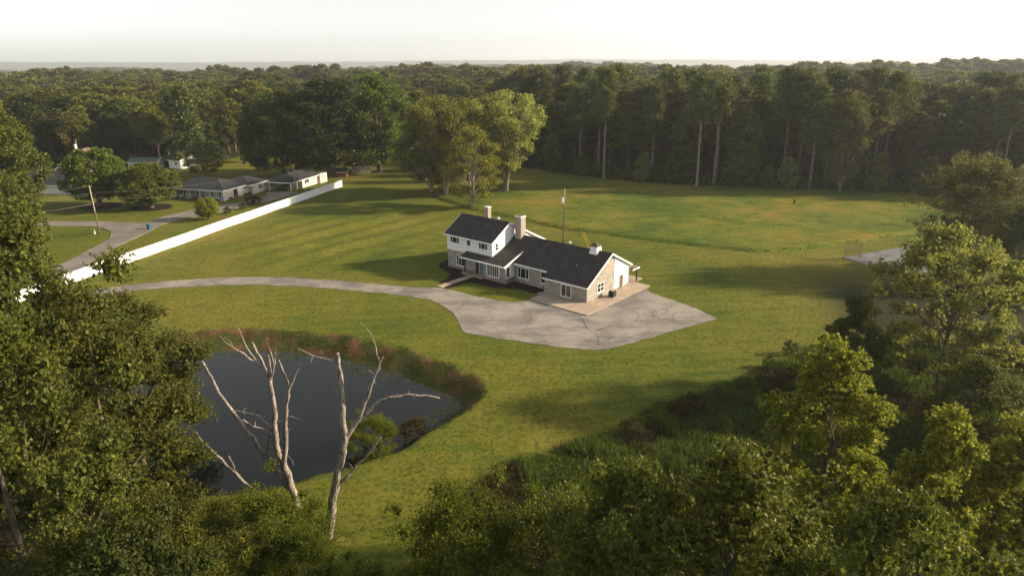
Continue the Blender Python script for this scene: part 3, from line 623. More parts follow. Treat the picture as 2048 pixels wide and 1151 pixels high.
# windows and doors
for y0, y1 in ((27.1, 29.3), (20.4, 22.5)): win_x(house, 0.12, y0, y1, 4.68, 5.85, widths=[1, 2, 1])
win_x(house, 0.12, 24.35, 25.3, 4.7, 5.85)
win_x(house, 0.2, 26.0, 27.95, 0.75, 2.75, widths=[1.6, 1.6, 1])
bow = win_x(house, -1.0, 16.95, 19.6, 0.74, 2.86, ny=6, fw=0.11); bow.name = 'bow_window'
win_x(house, 1.2, 12.3, 14.7, 0.92, 2.75, widths=[1, 2, 1], fw=0.1)
win_x(house, 1.2, 8.75, 9.85, 0.95, 2.9, nz=2, fw=0.1)
win_y(house, 15.5, -0.80, 0.0, 1.0, 2.9)
win_y(house, 19.38, 0.85, 1.6, 4.66, 5.9, nz=2)
win_y(house, 19.38, 8.3, 9.3, 6.1, 6.75)
win_y(house, 0.0, 2.75, 4.6, 0.95, 2.45, ny=2, nz=2, fw=0.1)
fd = win_x(house, 0.0, 2.9, 4.9, 0.16, 2.2, ny=2, fw=0.13, gl='door_glass', name='french_door')
MB().bar((-0.10, 3.86, 1.1), (-0.10, 3.86, 1.25), 0.03).build('handle', M['dark_metal'], fd)
sd = MB().box(9.05, 10.0, -0.09, 0.02, 0.2, 2.3).build('side_door', M['brown_door'], house)
MB().box(8.95, 9.04, -0.13, 0.02, 0.2, 2.4).box(10.01, 10.25, -0.13, 0.02, 0.2, 2.4).box(9.04, 10.01, -0.13, 0.02, 2.31, 2.4).build('door_frame', M['off_white'], sd)
MB().box(8.8, 10.35, -0.9, -0.1, 0.1, 0.2).build('door_step', M['concrete'], house)
# entrance porch
MB().box(-1.5, 0.1, 20.42, 24.3, -0.2, 0.28).build('porch_floor', M['concrete'], house)
MB().box(-1.62, -0.9, 23.85, 24.95, -0.2, 0.55).build('pier', M['brick_base'], house)
MB().box(-1.42, -1.24, 24.35, 24.53, 0.55, PZ(-1.5) - 0.16).build('post', M['dark_post'], house)
ed = MB().box(0.08, 0.3, 21.3, 22.3, 0.29, 2.45).build('front_door', M['teal_door'], house)
MB().box(0.04, 0.2, 21.22, 21.29, 0.29, 2.55).box(0.04, 0.2, 22.31, 22.38, 0.29, 2.55).box(0.04, 0.2, 21.29, 22.31, 2.46, 2.55).build('door_frame', M['white_paint'], ed)
MB().box(0.06, 0.18, 20.7, 21.2, 0.4, 2.5).build('side_light', M['window_glass'], ed)
MB().box(0.03, 0.1, 22.45, 23.2, 0.29, 2.5).build('shutter', M['dark_metal'], house)
# downspouts
for pts in ([(-1.72, 15.4, PZ(-1.65) - 0.15), (-1.08, 15.44, 2.7), (-1.08, 15.44, 0.1)], [(12.3, -0.25, zb_(12.3) - 0.2), (11.76, -0.1, 3.0), (11.76, -0.1, 0.25), (11.9, -0.5, 0.2)], [(-0.55, 7.95, 2.5), (-0.07, 7.95, 2.2), (-0.07, 7.95, 0.2), (-1.5, 8.3, 0.17)]):
    MB().tube(pts, 0.05, 6).build('downspout', M['white_paint'], house, True)
# chimneys
ch = MB().box(5.3, 6.55, 17.45, 18.75, 4.5, 9.85).build('chimney', M['chimney_brick'], house)
MB().box(5.22, 6.63, 17.37, 18.83, 9.855, 10.02).build('chimney_cap', M['off_white'], ch)
MB().box(5.5, 6.3, 17.7, 18.5, 10.021, 10.10).build('flue', M['dark_metal'], ch)
ch = MB().box(4.75, 5.55, 24.5, 25.35, 7.5, 10.7).build('chimney', M['chimney_brick'], house)
MB().box(4.68, 5.62, 24.43, 25.42, 10.705, 10.83).build('chimney_cap', M['off_white'], ch)
# roof vents
for x, y, z in ((5.3, 22.6, ub(5.3)), (6.9, 8.4, zb_(6.9))):
    MB().lathe([(0.14, -0.3), (0.14, 0.3), (0.27, 0.33), (0.28, 0.55), (0.2, 0.66), (0.05, 0.68)], 14, (x, y, z)).build('roof_vent', M['off_white'], house, True)
MB().lathe([(0.06, -0.2), (0.06, 0.35)], 8, (2.8, 4.0, zf(2.8))).build('vent_pipe', M['galvanised'], house)
# cupola
cu = MB()
cx, cyy = 6.1, 2.75
prof = [(0.78, 6.0), (0.66, 6.7), (0.60, 7.40)]
v = []; f = []
for w, z in prof: v += [(cx - w, cyy - w, z), (cx + w, cyy - w, z), (cx + w, cyy + w, z), (cx - w, cyy + w, z)]
f = [(k * 4 + i, k * 4 + (i + 1) % 4, (k + 1) * 4 + (i + 1) % 4, (k + 1) * 4 + i) for k in range(2) for i in range(4)] + [(8, 9, 10, 11)]
cup = cu.poly(v, f).build('cupola', M['white_siding'], house)
w = 0.82
MB().poly([(cx - w, cyy - w, 7.41), (cx + w, cyy - w, 7.41), (cx + w, cyy + w, 7.41), (cx - w, cyy + w, 7.41), (cx, cyy, 8.0)], [(3, 2, 1, 0), (0, 1, 4), (1, 2, 4), (2, 3, 4), (3, 0, 4)]).build('cupola_roof', M['cupola_roof'], cup)
# rear patio cover
MB().slab([(12.4, -0.45, 2.95), (14.6, -0.45, 2.62), (14.6, 8, 2.62), (12.4, 8, 2.95)], 0.12).build('patio_cover', M['roof_brown'], house)
MB().box(12.4, 14.66, -0.52, -0.455, 2.42, 2.62).box(14.605, 14.66, -0.45, 8, 2.40, 2.64).build('cover_fascia', M['white_paint'], house)
for y in (-0.25, 3.8, 7.7): MB().box(14.25, 14.43, y, y + 0.18, 0.15, 2.5).build('post', M['dark_post'], house)
# foundation vents
for y in (14.4, 9.0): MB().box(1.17, 1.25, y, y + 0.4, 0.25, 0.45).build('foundation_vent', M['dark_metal'], house)
MB().box(0.3, 0.7, 15.44, 15.47, 0.4, 0.6).build('foundation_vent', M['dark_metal'], house)
# ---- air conditioner on the patio
x, y = HW(4.9, -1.45)
ac = empty('air_conditioner', (x, y, 0.15), HA); tag(ac, 'black louvred air conditioner unit on the patio beside the gable wall', 'air conditioner')
MB().box(-0.5, 0.5, -0.5, 0.5, 0, 0.07).build('base', M['galvanised'], ac)
MB().box(-0.43, 0.43, -0.43, 0.43, 0.071, 0.92).build('coil', M['dark_metal'], ac)
for k in range(9): MB().box(-0.47, 0.47, -0.47, 0.47, 0.1 + k * 0.09, 0.13 + k * 0.09).build('louvre', M['dark_metal'], ac)
MB().lathe([(0.46, 0.925), (0.46, 0.98), (0.36, 1.0), (0.36, 0.97), (0.05, 0.97)], 20).build('fan_ring', M['dark_metal'], ac)
MB().lathe([(0.2, 0.972), (0.2, 1.01)], 12).build('fan_cap', M['off_white'], ac)

# ------------------------------------------------------------------ white vinyl fence: posts, panels, pickets' cap rails
F0 = Vector((-75.9, 96.0)); F1 = Vector((-49.9, 199.6))
fdir = (F1 - F0).normalized(); fl = (F1 - F0).length; npan = 44; pw = fl / npan
fence = empty('vinyl_fence', (F0.x, F0.y, 0), math.atan2(fdir.y, fdir.x)); tag(fence, 'long white vinyl panel fence running up the lawn edge', 'fence')
pan = MB(); nb = 14; inner = pw - 0.13
for k in range(nb):
    x0 = 0.065 + inner * k / nb; pan.box(x0 + 0.004, x0 + inner / nb - 0.004, -0.012, 0.012, 0.17, 1.78)
pan_me = pan.mesh('panel'); pan_me.materials.append(M['white_vinyl'])
rail_me = MB().box(0.062, pw - 0.062, -0.03, 0.03, 0.06, 0.20).mesh('rail'); top_me = MB().box(0.062, pw - 0.062, -0.03, 0.03, 1.74, 1.90).mesh('rail'); top_me.materials.append(M['white_vinyl']); rail_me.materials.append(M['white_vinyl'])
post_me = MB().box(-0.06, 0.06, -0.06, 0.06, -0.3, 1.96).poly([(-0.075, -0.075, 1.962), (0.075, -0.075, 1.962), (0.075, 0.075, 1.962), (-0.075, 0.075, 1.962), (0, 0, 2.05)], [(3, 2, 1, 0), (0, 1, 4), (1, 2, 4), (2, 3, 4), (3, 0, 4)]).mesh('post'); post_me.materials.append(M['white_vinyl'])
rf = random.Random(4)
for i in range(npan + 1):
    wx = F0 + fdir * (pw * i); z = float(hgt(wx.x, wx.y))
    p = link('post', post_me, None, fence); p.location = (pw * i, 0, z); p.rotation_euler = (R_(rf.uniform(-.6, .6)), R_(rf.uniform(-.5, .5)), 0)
    if i < npan:
        w2 = F0 + fdir * (pw * (i + 1)); z2 = float(hgt(w2.x, w2.y)); ang = -math.atan2(z2 - z, pw)
        tx = R_(rf.uniform(-.7, .7))
        for nm, me in (('panel', pan_me), ('rail', rail_me), ('rail', top_me)):
            o = link(nm, me, None, fence); o.location = (pw * i, 0, z + 0.02); o.rotation_euler = (tx, ang, 0)

# ------------------------------------------------------------------ houses next door
def hip_roof(parent, x0, x1, y0, y1, z0, rise, mat, along='y', over=0.5, inset=None, name='roof', gable_lo=False, gable_hi=False):
    x0 -= over; x1 += over; y0 -= over; y1 += over
    if along == 'y':
        ins = inset or (x1 - x0) / 2; cx = (x0 + x1) / 2
        A, B = (cx, y0 + (0 if gable_lo else ins), z0 + rise), (cx, y1 - (0 if gable_hi else ins), z0 + rise)
        c = [(x0, y0, z0), (x1, y0, z0), (x1, y1, z0), (x0, y1, z0), A, B]
        fs = [(0, 1, 4), (1, 2, 5, 4), (2, 3, 5), (3, 0, 4, 5)]
    else:
        ins = inset or (y1 - y0) / 2; cy_ = (y0 + y1) / 2
        A, B = (x0 + (0 if gable_lo else ins), cy_, z0 + rise), (x1 - (0 if gable_hi else ins), cy_, z0 + rise)
        c = [(x0, y0, z0), (x1, y0, z0), (x1, y1, z0), (x0, y1, z0), A, B]
        fs = [(0, 1, 5, 4), (1, 2, 5), (2, 3, 4, 5), (3, 0, 4)]
    c += [(p[0], p[1], p[2] - 0.12) for p in c[:4]]
    fs += [(9, 8, 7, 6), (0, 6, 7, 1), (1, 7, 8, 2), (2, 8, 9, 3), (3, 9, 6, 0)]
    o = MB().poly(c, fs).build(name, M[mat], parent)
    MB().box(x0 - 0.06, x0 - 0.003, y0 - 0.06, y1 + 0.06, z0 - 0.2, z0 + 0.03).box(x1 + 0.003, x1 + 0.06, y0 - 0.06, y1 + 0.06, z0 - 0.2, z0 + 0.03).box(x0, x1, y0 - 0.06, y0 - 0.003, z0 - 0.2, z0 + 0.03).box(x0, x1, y1 + 0.003, y1 + 0.06, z0 - 0.2, z0 + 0.03).build('fascia', M['white_paint'], o)
    return o
NA = R_(75)
rh = empty('ranch_house', (-75.9, 177.8, 0), NA); tag(rh, 'low pale ranch house with grey hip roof and porch posts beyond the fence', 'house')
# x runs back along the drive, y runs left along the front
MB().box(0, 11, 0, 4.0, -0.3, 2.75).build('wall', M['grey_siding'], rh)
MB().box(2.0, 11, 4.0, 10.5, -0.3, 2.75).build('wall', M['grey_siding'], rh)
MB().box(0, 11, 10.5, 17, -0.3, 2.75).build('wall', M['grey_siding'], rh)
MB().box(0.01, 13.6, -0.03, 0.1, -0.25, 2.74).build('side_wall', M['cream_wall'], rh)
MB().box(11, 18, -1.3, 9, -0.3, 2.7).build('rear_wall', M['cream_wall'], rh)
MB().box(-0.1, 2.0, 4.0, 10.5, -0.3, 0.25).build('porch_floor', M['brick_red'], rh)
for y in (4.2, 7.2, 10.2): MB().box(-0.05, 0.1, y, y + 0.15, 0.25, 2.7).build('post', M['white_paint'], rh)
rr_ = hip_roof(rh, 0, 11, 0, 17, 2.76, 2.35, 'roof_grey', 'y', 0.6, 6.0)
hip_roof(rh, 9.5, 18, -1.3, 9, 2.70, 1.9, 'roof_grey', 'x', 0.5, 5.0, 'rear_roof')
win_x(rh, 0.0, 1.2, 2.9, 0.7, 2.3, ny=2, gl='curtain')
for y in (0.75, 2.95): MB().box(-0.06, 0.02, y, y + 0.4, 0.65, 2.35).build('shutter', M['dark_metal'], rh)
win_x(rh, 0.0, 12.2, 13.9, 0.7, 2.3, ny=2, gl='window_glass')
for y in (11.75, 13.95): MB().box(-0.06, 0.02, y, y + 0.4, 0.65, 2.35).build('shutter', M['dark_metal'], rh)
win_x(rh, 2.0, 8.6, 9.8, 0.7, 2.3, gl='window_glass'); MB().box(1.93, 2.05, 6.2, 7.2, 0.25, 2.35).build('front_door', M['off_white'], rh); MB().box(1.95, 2.05, 4.6, 5.6, 0.6, 2.3).build('window', M['window_glass'], rh)
MB().box(4.6, 5.6, -0.10, -0.02, 0.4, 2.4).build('side_door', M['dark_post'], rh); MB().box(5.7, 5.95, -0.10, -0.02, 0.4, 2.4).build('shutter', M['dark_post'], rh); MB().box(4.3, 4.55, -0.10, -0.02, 0.4, 2.4).build('shutter', M['dark_post'], rh)
MB().box(4.2, 6.1, -1.3, -0.12, -0.1, 0.35).build('door_step', M['brick_red'], rh)
win_y(rh, -1.3, 13.4, 15.6, 0.8, 2.3, ny=3)
for y in (5.2, 8.3):   # porch chairs
    c_ = empty('porch_chair', (-75.9 + 1.2 * math.cos(NA) - y * math.sin(NA), 177.8 + 1.2 * math.sin(NA) + y * math.cos(NA), 0.25), NA + math.pi)
    tag(c_, 'white chair on the ranch house porch, ' + ('nearer the front corner' if y < 6 else 'farther from the front corner'), 'chair', 'chairs on the neighbouring porch')
    MB().box(-0.25, 0.25, -0.25, 0.25, 0.4, 0.45).build('seat', M['seat_white'], c_); MB().box(-0.25, -0.2, -0.25, 0.25, 0.46, 1.0).build('backrest', M['seat_white'], c_)
    for i in (-0.22, 0.22):
        for j in (-0.22, 0.22): MB().box(i - .02, i + .02, j - .02, j + .02, 0, 0.4).build('leg', M['seat_white'], c_)
# carport
cp = empty('carport', (-62.3, 191.4, 0), NA); tag(cp, 'pale carport building with dark hip roof next to the fence end', 'carport')
MB().box(6.0, 16.5, 0, 7.2, -0.3, 2.55).build('wall', M['cream_wall'], cp)
MB().box(0.3, 6.0, 6.9, 7.2, -0.3, 1.0).build('side_wall', M['cream_wall'], cp)
MB().box(14.5, 18.5, -0.9, 3.0, -0.3, 2.8).build('store_room', M['cream_wall'], cp)
for x, y in ((0.1, 0.0), (0.1, 7.0), (3.2, 0.0)): MB().box(x, x + 0.18, y, y + 0.18, -0.1, 2.55).build('post', M['white_paint'], cp)
hip_roof(cp, 0, 16.5, 0, 7.2, 2.56, 2.0, 'roof_grey', 'x', 0.6, 5.0)
win_y(cp, 0.0, 7.2, 9.6, 1.0, 2.2, ny=2); win_y(cp, -0.9, 15.5, 16.1, 1.4, 2.2); win_y(cp, 0.0, 12.0, 12.6, 1.3, 2.1)
# parked car in its shade
cr = empty('parked_car', (-62.3 + 3.2 * math.cos(NA) - 3.0 * math.sin(NA), 191.4 + 3.2 * math.sin(NA) + 3.0 * math.cos(NA), 0.08), NA); tag(cr, 'dark car parked in the shade of the carport', 'car')
MB().prism_y([(-2.1, 0.3), (2.1, 0.3), (2.15, 0.75), (1.9, 0.95), (1.2, 1.0), (0.6, 1.45), (-1.0, 1.45), (-1.7, 1.0), (-2.1, 0.9)], -0.85, 0.85).build('body', M['dark_metal'], cr)
MB().prism_y([(-0.95, 1.02), (1.0, 1.02), (0.55, 1.4), (-0.9, 1.4)], -0.87, 0.87).build('window', M['window_glass'], cr)
for x in (-1.35, 1.35):
    for y in (-0.8, 0.8): MB().tube([(x, y - 0.1, 0.33), (x, y + 0.1, 0.33)], 0.33, 14).build('wheel', M['dark_post'], cr)
for y in (-0.6, 0.6): MB().box(-2.13, -2.05, y - 0.15, y + 0.15, 0.62, 0.76).build('headlight', M['off_white'], cr)

def gable_house(name, label, cat, loc, rz, L, D, hw, rise, wall, roof, trim='white_paint', wins=(), doors=()):
    """ridge along y (length L), depth D along x, front at x = 0"""
    o = empty(name, loc, rz); tag(o, label, cat)
    MB().prism_y([(0, -0.4), (D, -0.4), (D, hw), (D / 2, hw + rise - 0.15), (0, hw)], 0, L).build('wall', M[wall], o)
    s_ = rise / (D / 2)
    r = MB(); r.slab([(-0.45, -0.4, hw - 0.45 * s_ + 0.12), (D / 2, -0.4, hw + rise + 0.12), (D / 2, L + 0.4, hw + rise + 0.12), (-0.45, L + 0.4, hw - 0.45 * s_ + 0.12)], 0.13)
    r.slab([(D / 2, -0.4, hw + rise + 0.12), (D + 0.45, -0.4, hw - 0.45 * s_ + 0.12), (D + 0.45, L + 0.4, hw - 0.45 * s_ + 0.12), (D / 2, L + 0.4, hw + rise + 0.12)], 0.13)
    ro = r.build('roof', M[roof], o)
    for a_, b_ in (((-0.5, -0.43, hw - 0.5 * s_ + 0.04), (D / 2, -0.43, hw + rise + 0.04)), ((D / 2, -0.43, hw + rise + 0.04), (D + 0.5, -0.43, hw - 0.5 * s_ + 0.04))): MB().bar(a_, b_, 0.05, 0.2).build('rake_board', M[trim], ro)
    MB().bar((-0.48, -0.43, hw - 0.45 * s_ + 0.03), (-0.48, L + 0.43, hw - 0.45 * s_ + 0.03), 0.05, 0.2).build('fascia', M[trim], ro)
    for y0, y1, z0, z1, n in wins: win_x(o, 0, y0, y1, z0, z1, ny=n)
    for y0, y1, z1, m in doors: MB().box(-0.05, 0.03, y0, y1, 0.05, z1).build('door', M[m], o)
    return o
g1 = gable_house('cottage', 'white walled house with dark grey roof left of the round trees', 'house', (-119.0, 187.0, 0), R_(88), 16, 10.5, 2.7, 3.0, 'off_white', 'roof_grey', wins=((1.0, 2.0, 0.9, 2.2, 1), (4.0, 6.2, 0.8, 2.2, 3), (11, 12.5, 0.8, 2.2, 2)))
gable_house('brick_cottage', 'house with tall steep brown roof behind the dark grey roof', 'house', (-141.0, 212.0, 0), R_(8), 11, 11, 3.2, 5.2, 'brown_wall', 'roof_brown', wins=((2, 3.5, 1, 2.4, 2),))
gable_house('barn', 'bright white gabled outbuilding with window at the far lawn', 'outbuilding', (-113.0, 234.0, 0), R_(66), 5.5, 6.5, 3.0, 1.8, 'white_paint', 'roof_grey', wins=((1.5, 2.6, 1.2, 2.2, 1),))
gable_house('annex', 'low long white building with green roof beside the gabled outbuilding', 'outbuilding', (-121.5, 234.2, 0), R_(90), 9.5, 6.0, 2.3, 1.1, 'off_white', 'roof_green', wins=((4, 5.2, 0.9, 1.9, 2),))
gable_house('brick_hut', 'small brown brick building seen between the two round trees', 'outbuilding', (-124.5, 211.0, 0), R_(98), 4.5, 5.0, 3.0, 1.6, 'brown_wall', 'roof_brown')
wl = MB().box(0, 0.25, 0, 6.0, -0.3, 1.2).build('garden_wall', M['white_paint']); wl.location = (-118.2, 208.0, 0); wl.rotation_euler = (0, 0, R_(88)); tag(wl, 'low white garden wall between the two round trees', 'wall')
gable_house('garden_shed', 'cream shed with dark roof under the big oaks', 'shed', (-46.6, 225.6, 0), R_(100), 6.0, 4.6, 2.5, 1.2, 'cream_wall', 'roof_dark', doors=((1.6, 3.2, 2.1, 'off_white'),))
gable_house('brick_shed', 'small red brick shed beside the cream shed', 'shed', (-52.6, 217.0, 0), R_(85), 4.0, 3.4, 1.7, 0.9, 'brick_red', 'roof_brown')

# ------------------------------------------------------------------ poles and wires
def catenary(a_, b_, sag, n=14):
    a_ = Vector(a_); b_ = Vector(b_)
    return [a_.lerp(b_, i / n) - Vector((0, 0, sag * 4 * (i / n) * (1 - i / n))) for i in range(n + 1)]
def transformer(parent, loc, r=0.27, h=0.9, mat='transformer_grey'):
    t_ = MB().lathe([(r * 0.9, 0), (r, 0.05), (r, h), (r * 1.05, h + 0.01), (r * 0.9, h + 0.08)], 14, loc).build('transformer', M[mat], parent, False)
    MB().lathe([(0.05, h + 0.08), (0.07, h + 0.16), (0.04, h + 0.3)], 8, loc).build('bushing', M['off_white'], t_)
    MB().bar((loc[0] * 0.4, loc[1] * 0.4, loc[2] + h * 0.7), (loc[0], loc[1], loc[2] + h * 0.7), 0.08).build('bracket', M['galvanised'], t_)
mp = empty('utility_pole', (10.4, 134.6, 0)); tag(mp, 'brown utility pole with grey transformer standing behind the stone house', 'utility pole')
MB().tube([(0, 0, -1), (0, 0, 7.8), (0.02, 0, 11.0)], [0.17, 0.14, 0.115], 10).build('shaft', M['pole_wood'], mp, True)
transformer(mp, (-0.38, -0.12, 8.2)); MB().box(-0.1, 0.1, -0.3, -0.14, 1.4, 1.75).build('meter', M['galvanised'], mp)
MB().tube([(0.12, -0.1, -0.3), (0.12, -0.13, 7.5)], 0.045, 6).build('conduit', M['rust_mesh'], mp)
for k, dx in enumerate((0.0, 0.75)):
    an = Vector((5.0 + dx, -12.6 + dx * 0.4, -0.1)); tp = Vector((0, 0, 9.6 - k * 0.4))
    MB().tube([an, an.lerp(tp, 0.5), tp], 0.004, 5).build('guy_wire', M['wire_dark'], mp)
    MB().tube([an.lerp(tp, 0.15), an.lerp(tp, 0.42)], 0.045, 8).build('guy_guard', M['guy_yellow'], mp)
np_ = empty('utility_pole', (-87.3, 140.8, 0)); np_.rotation_euler = (0, R_(-1.6), 0); tag(np_, 'leaning brown utility pole strung with cables by the neighbouring street', 'utility pole')
MB().tube([(0, 0, -1), (0, 0, 7), (0, 0, 10.5)], [0.16, 0.135, 0.11], 10).build('shaft', M['pole_bare'], np_, True)
MB().bar((-0.15, 0, 6.7), (-1.1, -0.3, 6.6), 0.09).build('arm', M['rust_mesh'], np_)
for z in (10.3, 8.8, 8.3): MB().lathe([(0.06, 0), (0.09, 0.1), (0.05, 0.2)], 8, (0.14, -0.12, z)).build('insulator', M['off_white'], np_)
MB().tube([(0.15, -0.1, 0), (0.15, -0.12, 5.2)], 0.06, 6).build('conduit', M['rust_mesh'], np_)
cpole = empty('utility_pole', (-60.6, 190.6, 0)); tag(cpole, 'thin pale pole standing at the front of the carport', 'utility pole')
MB().tube([(0, 0, -0.5), (-0.3, 0, 7.6)], [0.13, 0.09], 8).build('shaft', M['pole_bare'], cpole, True)
MB().lathe([(0.05, 0), (0.08, 0.1), (0.04, 0.18)], 8, (-0.27, -0.1, 7.2)).build('insulator', M['off_white'], cpole)
bp = empty('utility_pole', (-134.4, 214, 0)); tag(bp, 'pole with white transformer rising behind the taller round tree', 'utility pole')
MB().tube([(0, 0, -0.5), (-0.2, 0, 12.0)], [0.18, 0.13], 8).build('shaft', M['pole_wood'], bp, True); transformer(bp, (-0.45, -0.25, 9.3), 0.35, 1.2, 'white_paint')
T0 = Vector((-87.85, 140.8, 0))
def wire(label, a_, b_, sag, r=0.007, mat='wire'): tag(MB().tube(catenary(a_, b_, sag), r, 5).build('cable', M[mat], None, True), label, 'cable')
LW = Vector((-150, 92, 0))
for z0, z1, lab in ((10.3, 10.3, 'topmost cable running left from the leaning street pole'), (8.9, 8.6, 'second highest cable running left from the leaning street pole'), (8.5, 8.1, 'third highest cable running left from the leaning street pole'), (6.6, 6.6, 'lowest thick cable running left from the leaning street pole')):
    wire(lab, T0 + Vector((0.0, -0.1, z0)), LW + Vector((0, 0, z1)), 1.2, 0.016 if z0 < 7 else 0.010)
wire('cable from the leaning street pole crossing in front of the ranch house roof', T0 + Vector((0, 0, 9.0)), (-60.8, 190.6, 7.3), 1.4)
wire('lower cable from the leaning street pole to the ranch house eave', T0 + Vector((0, 0, 7.9)), (-75.0, 180.0, 3.1), 0.9)
wire('thin pale cable crossing the lawn to the pole behind the stone house', (-60.8, 190.6, 7.2), (10.3, 134.6, 10.3), 1.6, 0.009)
wire('cable from the transformer pole behind the round tree across the dark woods', (-134.5, 214, 11.4), (-70, 262, 11), 1.2, 0.007, 'wire_dark')

# ------------------------------------------------------------------ small things by the street
wb_ = empty('wheelie_bin', (-79.4, 145.9, 0.08), R_(70)); tag(wb_, 'blue wheelie bin at the street edge', 'bin')
v = []
for w, d_, z in ((0.27, 0.30, 0.08), (0.36, 0.42, 1.0)): v += [(-w, -d_, z), (w, -d_, z), (w, d_, z), (-w, d_, z)]
MB().poly(v, [(3, 2, 1, 0), (4, 5, 6, 7), (0, 1, 5, 4), (1, 2, 6, 5), (2, 3, 7, 6), (3, 0, 4, 7)]).build('body', M['bin_blue'], wb_)
MB().prism_y([(-0.40, 1.003), (0.40, 1.003), (0.38, 1.07), (0.0, 1.11), (-0.38, 1.07)], -0.46, 0.47).build('lid', M['bin_blue'], wb_)
MB().bar((-0.3, 0.5, 0.98), (0.3, 0.5, 0.98), 0.05).build('handle', M['dark_metal'], wb_)
for x in (-0.3, 0.3): MB().tube([(x - 0.04, 0.33, 0.13), (x + 0.04, 0.33, 0.13)], 0.13, 12).build('wheel', M['dark_metal'], wb_)
hy = empty('fire_hydrant', (-89.2, 142.1, 0)); tag(hy, 'white and red fire hydrant on the grass by the leaning pole', 'fire hydrant')
MB().lathe([(0.2, -0.1), (0.2, 0.08), (0.13, 0.1), (0.13, 0.6), (0.17, 0.62), (0.17, 0.68)], 14).build('barrel', M['hydrant_white'], hy)
MB().lathe([(0.15, 0.685), (0.12, 0.82), (0.05, 0.88), (0.04, 0.95)], 14).build('bonnet', M['hydrant_red'], hy)
for s_ in (-1, 1): MB().tube([(s_ * 0.11, 0, 0.5), (s_ * 0.24, 0, 0.5)], 0.07, 10).build('nozzle', M['hydrant_red'], hy)
# mulch rings of the round trees
for (x, y, r) in ((-104.8, 171.3, 5.2), (-90.8, 169.4, 5.0)):
    sheet('mulch_ring', [(x + r * (1 + 0.03 * math.sin(5 * k)) * math.cos(k * math.pi / 20), y + r * 0.9 * math.sin(k * math.pi / 20)) for k in range(40)], M['mulch'], 0.07, 0.2)

# ------------------------------------------------------------------ old court backstop
bs = empty('chain_link_backstop', (62.3, 123.2, 0), math.atan2(-3.2, 3.4)); tag(bs, 'rusty chain link fence panel at the corner of the old court', 'fence panel')
BL, BH = 2.7, 3.3
MB().bar((0, 0, -0.3), (0, 0, BH), 0.08).build('post', M['rust_mesh'], bs); MB().bar((BL, 0, -0.3), (BL, 0, BH + 0.1), 0.08).build('post', M['rust_mesh'], bs)
MB().bar((0.05, 0, BH - 0.05), (BL - 0.05, 0, BH - 0.05), 0.05).build('rail', M['rust_mesh'], bs); MB().bar((0.05, 0, BH / 2), (BL - 0.05, 0, BH / 2), 0.05).build('rail', M['rust_mesh'], bs)
ml = MB(); st = 0.16; k = -int(BH / st)
while k * st < BL:
    for sg in (1, -1):
        x0 = k * st; pts_ = []
        t0, t1 = max(0, -x0), min(BH - 0.1, BL - x0)
        if t1 > t0:
            a_ = (x0 + t0, sg * 0.006, t0); b_ = (x0 + t1, sg * 0.006, t1)
            if sg < 0: a_ = (BL - a_[0], a_[1], a_[2]); b_ = (BL - b_[0], b_[1], b_[2])
            ml.bar(a_, b_, 0.016)
    k += 1
tag(ml.build('mesh', M['rust_mesh'], bs), kind='stuff')
wire('dark sagging cable from the court backstop to the trees', (64.2, 121.4, 2.4), (76, 100.5, 2.0), 0.3, 0.03, 'wire_dark')
pst = empty('net_post', (75.6, 101.5, 0)); tag(pst, 'short dark post at the near side of the old court', 'post'); MB().bar((0, 0, -0.3), (0, 0, 2.3), 0.1).build('shaft', M['dark_metal'], pst); MB().box(-0.09, 0.09, -0.09, 0.09, 2.3, 2.36).build('cap', M['dark_metal'], pst)

# ------------------------------------------------------------------ foliage materials
leafmat('leaf_oak', (0.039, 0.057, 0.007), (0.099, 0.117, 0.013), (0.259, 0.230, 0.032), 0.42, 0.5, 0.45, 0.2)
leafmat('leaf_oak_olive', (0.038, 0.054, 0.008), (0.090, 0.105, 0.015), (0.213, 0.193, 0.036), 0.38, 0.5, 0.4, 0.2)
leafmat('leaf_gold', (0.104, 0.137, 0.012), (0.226, 0.256, 0.022), (0.415, 0.378, 0.049), 0.50, 0.5, 0.35, 0.15)
leafmat('leaf_pale', (0.128, 0.161, 0.029), (0.268, 0.293, 0.055), (0.476, 0.427, 0.128), 0.48, 0.5, 0.35, 0.1)
leafmat('leaf_bush', (0.032, 0.050, 0.005), (0.076, 0.100, 0.008), (0.170, 0.175, 0.015), 0.42, 0.5, 0.3, 0.3)
leafmat('leaf_willow', (0.050, 0.078, 0.007), (0.105, 0.135, 0.011), (0.160, 0.165, 0.018), 0.5, 0.5, 0.3)
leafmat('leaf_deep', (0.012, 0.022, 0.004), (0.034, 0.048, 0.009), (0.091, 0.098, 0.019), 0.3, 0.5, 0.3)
leafmat('leaf_round', (0.048, 0.080, 0.011), (0.116, 0.150, 0.022), (0.190, 0.200, 0.036), 0.38, 0.5, 0.3, 0.2)
leafmat('leaf_autumn', (0.081, 0.101, 0.014), (0.167, 0.178, 0.025), (0.310, 0.241, 0.041), 0.35, 0.5, 0.3)
leafmat('leaf_forest', (0.040, 0.068, 0.011), (0.092, 0.122, 0.020), (0.175, 0.150, 0.034), 0.36, 0.55, 0.25, 0.9)
leafmat('leaf_forest_far', (0.042, 0.070, 0.014), (0.092, 0.122, 0.026), (0.160, 0.145, 0.038), 0.36, 0.6, 0.2, 0.9)
leafmat('leaf_brownish', (0.050, 0.052, 0.014), (0.110, 0.100, 0.026), (0.190, 0.150, 0.045), 0.36, 0.55, 0.25, 0.6)
leafmat('leaf_yellowish', (0.060, 0.078, 0.010), (0.130, 0.145, 0.018), (0.220, 0.195, 0.034), 0.38, 0.55, 0.25, 0.6)
